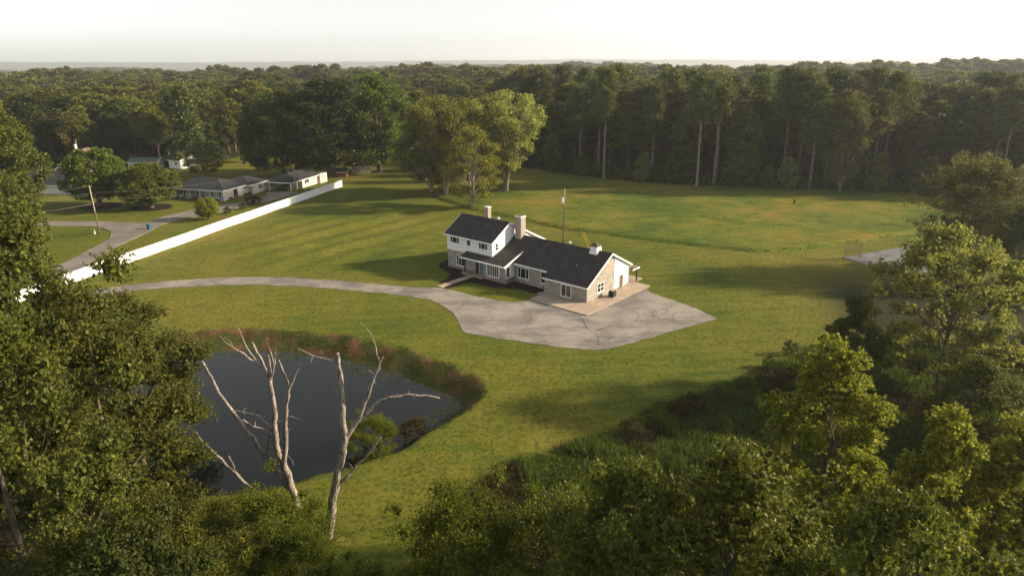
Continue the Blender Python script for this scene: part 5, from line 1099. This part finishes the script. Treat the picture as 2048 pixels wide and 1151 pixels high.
# ------------------------------------------------------------------ the two dead trees
def dead(label, branches, seed):
    g = np.random.default_rng(seed); b0 = np.array(branches[0][0][0]); o = empty('dead_tree', tuple(b0[:2]) + (float(hgt(b0[0], b0[1])),)); tag(o, label, 'dead tree')
    off = {}
    for i, (pts, r0, r1) in enumerate(branches):
        P = np.array(pts, float); t_ = np.linspace(0, 1, len(P)); L = np.linalg.norm(np.diff(P, axis=0), axis=1).sum()
        # depth: each limb swings towards or away from the camera, joined where it leaves its parent
        base = 0.0
        if i:
            bd = 1e9
            for j in range(i):
                Q, qo = off[j]; 
                for a_ in range(len(Q) - 1):
                    ab = Q[a_ + 1][[0, 2]] - Q[a_][[0, 2]]; tt = np.clip(((P[0][[0, 2]] - Q[a_][[0, 2]]) @ ab) / (ab @ ab + 1e-9), 0, 1); dd_ = np.linalg.norm(Q[a_][[0, 2]] + tt * ab - P[0][[0, 2]])
                    if dd_ < bd: bd = dd_; base = qo[a_] + tt * (qo[a_ + 1] - qo[a_])
        sw = g.uniform(-0.3, 0.3) * L if i else 0.0
        yo = base + sw * t_; off[i] = (P.copy(), yo)
        W_ = P.copy(); W_[:, 1] += yo
        # scale about nothing: keep place, only resample with knobbly bends
        n = max(6, int(L / 0.45)); tn = np.linspace(0, 1, n); cum = np.concatenate([[0], np.cumsum(np.linalg.norm(np.diff(W_, axis=0), axis=1))]); cum /= cum[-1]
        S = np.stack([np.interp(tn, cum, W_[:, q]) for q in range(3)], 1)
        S[1:-1] = 0.25 * S[:-2] + 0.5 * S[1:-1] + 0.25 * S[2:]
        S[1:-1] += g.normal(0, 0.035, (n - 2, 3)) * min(1, L / 3)
        R0 = 1.3 * (r0 + (r1 - r0) * tn) * g.uniform(0.86, 1.14, n)
        T = Tubes(); T.add(S - np.array(o.location), R0, 8)
        T.add(np.stack([S[-1], S[-1] + (S[-1] - S[-2]) * 0.12]) - np.array(o.location), [R0[-1], R0[-1] * 0.1], 8)
        if L > 2.5:
            for q in range(int(L * 0.8)):
                k_ = g.integers(2, n - 1); dv = unit(g.normal(0, 1, (1, 3)))[0]; l_ = g.uniform(0.15, 0.7); T.add(np.stack([S[k_], S[k_] + dv * l_ * .5 + np.array([0, 0, .05]), S[k_] + dv * l_]) - np.array(o.location), [R0[k_] * 0.3, 0.02, 0.006], 4)
        link('trunk' if i == 0 else 'limb', T.mesh('limb'), M['bark_dead'], o)
    return o
dead('bare grey forked dead tree with several limbs at the pond edge', DEAD1, 5)
dead('slender bare dead tree with long right limb at the pond edge', DEAD2, 6)

# ------------------------------------------------------------------ the woods
g = np.random.default_rng(77)
FPTS = []
def jgrid(x0, x1, y0, y1, sp):
    gx, gy = np.meshgrid(np.arange(x0, x1, sp), np.arange(y0, y1, sp)); n = gx.size
    return gx.ravel() + g.uniform(-0.42, 0.42, n) * sp, gy.ravel() + g.uniform(-0.42, 0.42, n) * sp
x1, y1 = jgrid(-420, 420, 120, 560, 9.4); m = (beyond_edge(x1, y1) > 2) & (np.abs(x1) < 0.80 * y1 + 30) & ~((np.hypot(x1 + 112, y1 - 240) < 9) | (np.hypot(x1 + 92, y1 - 252) < 7) | (np.hypot(x1 + 44, y1 - 227) < 8))
x1, y1 = x1[m], y1[m]; be = beyond_edge(x1, y1); rr1 = np.hypot(x1, y1)
score = rr1 + 2.2 * np.maximum(be - 12, 0); order = np.argsort(score)
NEAR = order[:310]; REST = order[310:]
# each tree is named by its build, its row and what it stands behind, then counted from the left
LAND = ((130, 'at the left frame edge'), (360, 'behind the round clipped trees'), (520, 'behind the ranch house'), (690, 'behind the carport'), (820, 'behind the cream shed'), (1090, 'behind the lawn maples'), (1250, 'behind the utility pole'), (1480, 'behind the left meadow'), (1700, 'behind the right meadow'), (1850, 'beyond the old court'), (9e9, 'behind the rounded pine'))
ORD = ['leftmost', 'second', 'third', 'fourth', 'fifth', 'sixth', 'seventh', 'eighth', 'ninth', 'tenth', 'eleventh', 'twelfth', 'thirteenth', 'fourteenth', 'fifteenth', 'sixteenth', 'seventeenth', 'eighteenth', 'nineteenth', 'twentieth']
def where(x, y):
    u = 1024 + 1365 * x / (0.949 * y + 8)
    return next(n_ for lim, n_ in LAND if u < lim)
specs = {}
for i in NEAR:
    x, y = float(x1[i]), float(y1[i]); right = x > 5; row = 'front row' if be[i] < 11 else ('second row' if be[i] < 20 else 'back rows')
    if right and g.random() < (0.62 if be[i] < 14 else 0.4): k_ = ('pine', int(g.integers(4)), g.uniform(25, 32.5), g.uniform(0.85, 1.2)); what = 'tall pine' if k_[2] > 29 else 'shorter pine'
    else: k_ = ('leafy', int(g.integers(5)), g.uniform(19, 28) if right else g.uniform(15, 24), g.uniform(1.1, 1.8)); what = ('oval', 'narrow', 'broad', 'low skirted', 'high crowned')[k_[1]] + ' leafy tree'
    specs.setdefault((what, row, where(x, y)), []).append((x / y, x, y, k_))
for (what, row, wh), lst in specs.items():
    lst.sort()
    for q, (_, x, y, k_) in enumerate(lst):
        lab = what + (', ' + ORD[min(q, 19)] + ('' if q == 0 else ' from left') if len(lst) > 1 else '') + ', ' + row + ' of woods ' + wh
        put(pinP[k_[1]] if k_[0] == 'pine' else forP[k_[1]], 'pine_tree' if k_[0] == 'pine' else 'forest_tree', lab, 'tree', (x, y), k_[2], g.uniform(0, 6.28), k_[3], 'pines of the woods beyond the meadow' if k_[0] == 'pine' else ('leafy trees of the woods beyond the meadow' if x > 5 else 'leafy trees of the woods behind the houses'), leaf=None if k_[0] == 'pine' else ('leaf_forest', 'leaf_forest', 'leaf_brownish', 'leaf_yellowish', 'leaf_deep')[int(g.integers(5))])
# pale trunks standing out at the wood's edge
put(pinP[1], 'pine_tree', 'pale trunked pine at the wood edge right of the utility pole', 'tree', (53.6, 197.5), 30.5, 0.5, 0.95, bark='bark_pale')
put(pinP[3], 'pine_tree', 'leaning pine right of the pale trunked pine at the wood edge', 'tree', (59.0, 199.0), 28.5, 2.5, 1.1)
put(pinP[0], 'pine_tree', 'big broken topped pine with pale trunk at left of the wood', 'tree', (28.6, 213.0), 32.0, 1.0, 0.9, bark='bark_pale')
put(pinP[2], 'pine_tree', 'pine with thick trunk in the middle of the wood edge', 'tree', (84.5, 193.0), 28.5, 4.5, 1.1)
put(vasB, 'pale_forked_tree', 'pale forked tree at the wood edge near the meadow middle', 'tree', (92.0, 190.5), 27.0, 0.9, 0.7, leaf='leaf_forest', bark='bark_pale')
for i, (x, y) in enumerate(((-10, 247), (2, 238), (13, 228), (22, 216), (39, 204), (47, 202), (66, 196), (73, 194.5), (78, 193), (100, 187), (112, 184), (120, 183))):
    put(sapP, 'sapling', ('first' if i == 0 else ORD[i]) + ' from the left of the young trees along the foot of the woods', 'tree', (x, y), float(g.uniform(6, 13)), float(g.uniform(0, 6)), float(g.uniform(0.9, 1.3)), 'saplings along the foot of the woods')
# woods to the right of the lawn, behind and beside the pale sweetgum
for i, (x, y, h_) in enumerate(sorted(((57, 82, 9), (66, 90, 5.5), (70, 76, 9), (62, 66, 7.5), (50, 50, 9), (44, 40, 7), (60, 52, 8.5), (38, 35, 7), (74, 62, 9), (84, 84, 10), (92, 98, 13), (88, 70, 9)), key=lambda q_: q_[0] / q_[1])):
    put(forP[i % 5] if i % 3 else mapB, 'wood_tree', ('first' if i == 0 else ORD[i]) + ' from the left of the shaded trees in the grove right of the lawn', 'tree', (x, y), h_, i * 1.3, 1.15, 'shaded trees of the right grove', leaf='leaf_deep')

# everything farther: one mass, instanced from the same trees
xs, ys = [x1[REST]], [y1[REST]]
x2, y2 = jgrid(-1000, 1000, 560, 1250, 12.0); m = (np.abs(x2) < 0.80 * y2 + 30); xs.append(x2[m]); ys.append(y2[m])
x3, y3 = jgrid(-2300, 2300, 1250, 2900, 13.0); m = (np.abs(x3) < 0.80 * y3 + 30); xs.append(x3[m]); ys.append(y3[m])
x4, y4 = jgrid(-7400, 7400, 2900, 9000, 46.0); m = (np.abs(x4) < 0.80 * y4 + 30); xs.append(x4[m]); ys.append(y4[m])
FX = np.concatenate(xs); FY = np.concatenate(ys); FZ = hgt(FX, FY) - 0.3
# a few openings among the far woods
gap = (clearing(FX, FY) > 0.5); FX, FY, FZ = FX[~gap], FY[~gap], FZ[~gap]
fme = bpy.data.meshes.new('distant_forest'); fme.vertices.add(len(FX)); fme.vertices.foreach_set('co', np.stack([FX, FY, FZ], 1).astype(np.float32).ravel())
def library(name, protos, mats):
    c_ = bpy.data.collections.new(name)
    for p_ in protos:
        for mt in mats:
            o = bpy.data.objects.new(name, p_['c']); c_.objects.link(o)
            o.material_slots[0].link = 'OBJECT'; o.material_slots[0].material = M[mt]
    return c_
lib_near = library('woods_near', forP, ('leaf_forest', 'leaf_forest', 'leaf_brownish', 'leaf_yellowish')); lib_far = library('woods_far', farP, ('leaf_forest_far', 'leaf_forest_far', 'leaf_brownish', 'leaf_yellowish'))
ng = bpy.data.node_groups.new('scatter_woods', 'GeometryNodeTree')
ng.interface.new_socket('Geometry', in_out='INPUT', socket_type='NodeSocketGeometry'); ng.interface.new_socket('Geometry', in_out='OUTPUT', socket_type='NodeSocketGeometry')
nn = ng.nodes; lk = ng.links; gi = nn.new('NodeGroupInput'); go = nn.new('NodeGroupOutput'); jn = nn.new('GeometryNodeJoinGeometry')
posn = nn.new('GeometryNodeInputPosition'); sep = nn.new('ShaderNodeSeparateXYZ'); lk.new(posn.outputs[0], sep.inputs[0])
def branch(coll, op, smin, smax, seed):
    ci = nn.new('GeometryNodeCollectionInfo'); ci.inputs['Collection'].default_value = coll; ci.inputs['Separate Children'].default_value = True; ci.inputs['Reset Children'].default_value = True
    cmp = nn.new('FunctionNodeCompare'); cmp.data_type = 'FLOAT'; cmp.operation = op; lk.new(sep.outputs[1], cmp.inputs[0]); cmp.inputs[1].default_value = 430.0
    ip = nn.new('GeometryNodeInstanceOnPoints'); lk.new(gi.outputs[0], ip.inputs['Points']); lk.new(cmp.outputs[0], ip.inputs['Selection']); lk.new(ci.outputs[0], ip.inputs['Instance']); ip.inputs['Pick Instance'].default_value = True
    rv = nn.new('FunctionNodeRandomValue'); rv.data_type = 'INT'; rv.inputs[4].default_value = 0; rv.inputs[5].default_value = 97; rv.inputs['Seed'].default_value = seed; lk.new(rv.outputs[2], ip.inputs['Instance Index'])
    ro = nn.new('FunctionNodeRandomValue'); ro.data_type = 'FLOAT_VECTOR'; ro.inputs[0].default_value = (0, 0, 0); ro.inputs[1].default_value = (0, 0, 6.28); ro.inputs['Seed'].default_value = seed + 1; lk.new(ro.outputs[0], ip.inputs['Rotation'])
    sc_ = nn.new('FunctionNodeRandomValue'); sc_.data_type = 'FLOAT_VECTOR'; sc_.inputs[0].default_value = smin; sc_.inputs[1].default_value = smax; sc_.inputs['Seed'].default_value = seed + 2
    na = nn.new('GeometryNodeInputNamedAttribute'); na.data_type = 'FLOAT'; na.inputs['Name'].default_value = 'hs'
    hx = nn.new('ShaderNodeCombineXYZ'); hx.inputs[0].default_value = 1.0; hx.inputs[1].default_value = 1.0; lk.new(na.outputs[0], hx.inputs[2])
    hm_ = nn.new('ShaderNodeVectorMath'); hm_.operation = 'MULTIPLY'; lk.new(sc_.outputs[0], hm_.inputs[0]); lk.new(hx.outputs[0], hm_.inputs[1]); sc_ = hm_
    if coll is lib_far:   # the thinly set farthest trees stand for wider crowns
        mr = nn.new('ShaderNodeMapRange'); mr.inputs[1].default_value = 1100; mr.inputs[2].default_value = 3200; mr.inputs[3].default_value = 1.0; mr.inputs[4].default_value = 3.2; lk.new(sep.outputs[1], mr.inputs[0])
        cx_ = nn.new('ShaderNodeCombineXYZ'); lk.new(mr.outputs[0], cx_.inputs[0]); lk.new(mr.outputs[0], cx_.inputs[1]); cx_.inputs[2].default_value = 1.0
        vm = nn.new('ShaderNodeVectorMath'); vm.operation = 'MULTIPLY'; lk.new(sc_.outputs[0], vm.inputs[0]); lk.new(cx_.outputs[0], vm.inputs[1]); lk.new(vm.outputs[0], ip.inputs['Scale'])
    else: lk.new(sc_.outputs[0], ip.inputs['Scale'])
    lk.new(ip.outputs[0], jn.inputs[0])
branch(lib_near, 'LESS_THAN', (1.3, 1.3, 0.75), (2.1, 2.1, 1.12), 3)
branch(lib_far, 'GREATER_EQUAL', (1.25, 1.25, 0.7), (2.2, 2.2, 1.2), 13)
lk.new(jn.outputs[0], go.inputs[0])
df = link('distant_forest', fme); mdf = df.modifiers.new('woods', 'NODES'); mdf.node_group = ng
hs = np.where((FX > -5) & (beyond_edge(FX, FY) < 90), 1.0, 0.84) * (0.72 + 0.5 * vnoise(FX, FY, 38, 33))
at = fme.attributes.new('hs', 'FLOAT', 'POINT'); at.data.foreach_set('value', hs.astype(np.float32))
tag(df, 'far wooded country reaching to the horizon', 'forest', kind='stuff')

# ------------------------------------------------------------------ grass and weeds with real height
def in_poly(poly, n, gen):
    P = np.array(poly); lo = P.min(0); hi = P.max(0); out = np.zeros((0, 2))
    while len(out) < n:
        q = gen.uniform(lo, hi, (n * 2, 2)); q = q[inside(q[:, 0], q[:, 1], poly)]; out = np.concatenate([out, q])
    return out[:n]
def blades(name, label, cat, pts, hmin, hmax, w, mat, zoff=0.0, lean=0.5, parent=None, per=3, sg=0.12):
    n = len(pts) * per; p = np.repeat(pts, per, 0) + g.normal(0, sg, (n, 2)); z = hgt(p[:, 0], p[:, 1]) + zoff
    P = np.stack([p[:, 0], p[:, 1], z - 0.03], 1); D = np.stack([g.normal(0, lean, n), g.normal(0, lean, n), np.ones(n)], 1)
    L = np.repeat(g.uniform(hmin, hmax, len(pts)), per) * g.uniform(0.7, 1.1, n)
    me = leaf_mesh(name, P, D, g.normal(0, 1, (n, 3)) * np.array([1, 1, 0.2]) + 1e-3, L, w * g.uniform(0.6, 1.4, n), 'blade', 0.2); o = link(name, me, M[mat], parent)
    return tag(o, label, cat, kind='stuff')
# meadow sod, standing proud of the mown lawn
mx = np.arange(-26, 112, 0.9); my = np.arange(120, 240, 0.9)
gx, gy = np.meshgrid(mx, my); fx, fy = gx.ravel(), gy.ravel(); sd_ = sdist(fx, fy, MEADOW) + 0.6 * (vnoise(fx, fy, 2.2, 41) - 0.5)
mz = hgt(fx, fy) + np.where(sd_ < 0, 0.06 + 0.46 * sst(0, 0.7, -sd_) + 0.20 * (vnoise(fx, fy, 2.4, 42) - 0.5) + 0.14 * (vnoise(fx, fy, 1.0, 43) - 0.5), -0.1)
nx, ny = len(mx), len(my); ci_ = (np.arange(ny - 1)[:, None] * nx + np.arange(nx - 1)[None]).ravel(); quads = np.stack([ci_, ci_ + 1, ci_ + nx + 1, ci_ + nx], 1)
keep = (sd_[quads] < 0).any(1); used = np.unique(quads[keep]); remap = np.zeros(len(fx), int); remap[used] = np.arange(len(used))
mme = np_mesh('meadow', np.stack([fx, fy, mz], 1)[used], remap[quads[keep]], 4, True)
a = N('meadow_grass'); p = a.pos()
n1 = a.noise(p, 0.045, 4, 0.6); n2 = a.noise(a.mapv(p, (0.35, 1, 1)), 0.6, 5, 0.65); n3 = a.noise(p, 2.2, 4, 0.7)
f_ = a.math('ADD', a.math('MULTIPLY', n1, 0.6), a.math('MULTIPLY', n2, 0.42))
c = a.ramp(f_, [(0.38, (0.052, 0.086, 0.013)), (0.47, (0.088, 0.118, 0.017)), (0.54, (0.138, 0.142, 0.020)), (0.62, (0.205, 0.150, 0.032))])
c = a.mix(a.ramp(n3, [(0.35, 0.6), (0.55, 0)]), c, (0.022, 0.030, 0.009))
M['meadow'] = a.done(a.bsdf(c, 0.95, 0.05, a.bump(n3, 0.8, 0.2)))
tag(link('meadow', mme, M['meadow']), kind='structure')
mp_ = in_poly(MEADOW, 16000, g)
blades('meadow_grass', 'uncut tufted grass standing in the meadow', 'grass', mp_, 0.25, 0.6, 0.16, 'grass_blade', 0.2, 0.5, None, 3, 0.2)
# short uneven turf of the mown lawn
lp = np.stack([g.uniform(-1, 1, 170000), 44 + 130 * g.random(170000) ** 1.25], 1); lp[:, 0] *= 0.80 * lp[:, 1] + 4
hx_, hy_ = lp[:, 0] - HO[0], lp[:, 1] - HO[1]; ht_ = hx_ * math.cos(HA) + hy_ * math.sin(HA); hs2 = -hx_ * math.sin(HA) + hy_ * math.cos(HA)
_, dl, wl_ = hgt(lp[:, 0], lp[:, 1], True); wmk, fgk = wood_mask(lp[:, 0], lp[:, 1])
ok_ = ~inside(lp[:, 0], lp[:, 1], DRIVE) & ~inside(lp[:, 0], lp[:, 1], NSTREET) & ~inside(lp[:, 0], lp[:, 1], COURT) & ~inside(lp[:, 0], lp[:, 1], MEADOW) & ~((ht_ > -9.2) & (ht_ < 17) & (hs2 > -3.5) & (hs2 < 34)) & (dl > wl_) & (wmk < 0.4) & (fgk < 0.5) & (vnoise(lp[:, 0], lp[:, 1], 1.3, 91) + 0.5 * vnoise(lp[:, 0], lp[:, 1], 4.5, 92) > 0.66)
blades('lawn_grass', 'short uneven tufts of the mown lawn', 'grass', lp[ok_], 0.05, 0.13, 0.13, 'turf_blade', 0, 0.8, None, 2, 0.1)
# rough slope below the lawn
wp_ = in_poly(WEEDS, 26000, g); wp_ = wp_[(vnoise(wp_[:, 0], wp_[:, 1], 2.2, 51) + 0.25 * g.random(len(wp_))) > 0.2]
hw_ = vnoise(wp_[:, 0], wp_[:, 1], 3.2, 52); br_ = vnoise(wp_[:, 0], wp_[:, 1], 6.0, 53) > 0.66
blades('tall_weeds', 'tall green weeds covering the rough slope below the lawn', 'weeds', wp_[(hw_ > 0.5) & ~br_], 0.55, 1.35, 0.11, 'weed_blade', 0, 0.5, None, 5, 0.22)
blades('short_weeds', 'shorter tangled weeds between the tall clumps on the slope', 'weeds', wp_[(hw_ <= 0.5) & ~br_], 0.2, 0.55, 0.10, 'grass_blade', 0, 0.6, None, 4, 0.2)
blades('dry_weeds', 'brown dry weeds in the middle of the rough slope', 'weeds', wp_[br_], 0.3, 0.9, 0.09, 'brown_twig', 0, 0.5, None, 4, 0.2)
for i, (x, y, h_) in enumerate(sorted(((19.5, 67, 0.9), (23, 66, 1.4), (26, 70, 1.2), (15.5, 61, 0.9), (21, 60, 1.7), (28, 62, 1.5), (31, 68, 1.6), (13, 55.5, 0.9), (25, 56, 1.3), (18, 54, 1.5), (9, 51, 0.8), (31, 75, 1.5), (35, 79, 1.8)), key=lambda q_: q_[0] / q_[1])):
    put(busA, 'wild_shrub', ('first' if i == 0 else ORD[i]) + ' from the left of the low wild shrubs on the weedy slope', 'shrub', (x, y), h_, i * 1.1, 1.0, 'wild shrubs on the rough slope', leaf='leaf_bush')
# bank growth and pond weed
q = g.uniform((-54, 48), (0, 92), (60000, 2)); _, dq, wq = hgt(q[:, 0], q[:, 1], True)
bk = q[(dq > 0.2) & (dq < wq * 0.95) & (vnoise(q[:, 0], q[:, 1], 2.0, 61) > np.where(q[:, 0] < -26, 0.66, 0.50))][:3600]
blades('bank_weeds', 'ragged weeds and dry stems along the red clay pond bank', 'weeds', bk, 0.06, 0.24, 0.09, 'weed_blade', 0, 0.5, None, 4, 0.2)
bk2 = q[(dq > 0.1) & (dq < wq * 1.02) & (vnoise(q[:, 0], q[:, 1], 1.6, 62) > 0.62)][:600]
blades('dry_bank_stems', 'brown dry stems hanging on the pond bank', 'weeds', bk2, 0.05, 0.15, 0.06, 'brown_twig', 0, 0.7, None, 3, 0.2)
pw_ = q[(dq < 0.3) & (dq > -2.6 * np.clip(vnoise(q[:, 0], q[:, 1], 5, 63) * 1.6 - 0.5, 0, 1)) & (q[:, 1] > 62)][:2200]
n = len(pw_); P = np.stack([pw_[:, 0], pw_[:, 1], np.full(n, WATER_Z + 0.01)], 1) + g.uniform(0, 0.02, (n, 3)); D = np.stack([g.normal(0, 1, n), g.normal(0, 1, n), g.uniform(0, 0.5, n)], 1)
tag(link('pond_weed', leaf_mesh('pond_weed', P, D, np.tile([0, 0, 1.0], (n, 1)) + g.normal(0, 0.15, (n, 3)), g.uniform(0.10, 0.3, n), g.uniform(0.05, 0.12, n), 'diamond', 0), M['leaf_bush']), 'yellow green weed floating along the pond edge', 'pond weed', kind='stuff')
# undergrowth closing the foot of the woods
ux = g.uniform(-170, 190, 26000); uy = np.interp(ux, [q_[0] for q_ in FEDGE], [q_[1] for q_ in FEDGE]) + g.uniform(-1.5, 9, 26000) + 2.0 * (vnoise(ux, ux * 0, 6, 71) - 0.5)
uz = hgt(ux, uy) + np.abs(g.normal(0, 1.0, 26000)) * (0.5 + 2.2 * vnoise(ux, uy, 5, 72)); n = len(ux)
tag(link('undergrowth', leaf_mesh('undergrowth', np.stack([ux, uy, uz], 1), g.normal(0, 1, (n, 3)), g.normal(0, 1, (n, 3)) + np.array([0, -0.3, 0.8]), g.uniform(0.5, 1.1, n), g.uniform(0.35, 0.8, n), 'diamond'), M['leaf_deep']), 'dark undergrowth along the foot of the woods', 'undergrowth', kind='stuff')
# ground worn bare under the maples
for (x, y, r) in ((-9.9, 169.4, 2.3), (-17.8, 183.4, 3.2), (-22.6, 190.3, 2.6), (-4.5, 190.0, 4.5)):
    pts = [(x + r * (1 + 0.25 * math.sin(3 * k + x)) * math.cos(k * math.pi / 16), y + r * 0.7 * math.sin(k * math.pi / 16)) for k in range(32)]
    sheet('bare_soil', pts, M['bare_earth'], 0.40 if inside(np.array([x]), np.array([y]), MEADOW)[0] else 0.05, 0.4, True)

# ------------------------------------------------------------------ haze
hz = MB().box(-9500, 9500, -750, 9400, -95, 130).build('haze', None)
hm = bpy.data.materials.new('haze'); hm.use_nodes = True; ht = hm.node_tree
for nd in list(ht.nodes): ht.nodes.remove(nd)
ho = ht.nodes.new('ShaderNodeOutputMaterial'); pv = ht.nodes.new('ShaderNodeVolumePrincipled')
pv.inputs['Color'].default_value = (0.90, 0.955, 1.0, 1); pv.inputs['Density'].default_value = 0.00013; pv.inputs['Anisotropy'].default_value = 0.4
ht.links.new(pv.outputs[0], ho.inputs['Volume']); hz.data.materials.append(hm); tag(hz, 'thin pale morning haze over the whole country', 'haze', kind='stuff')
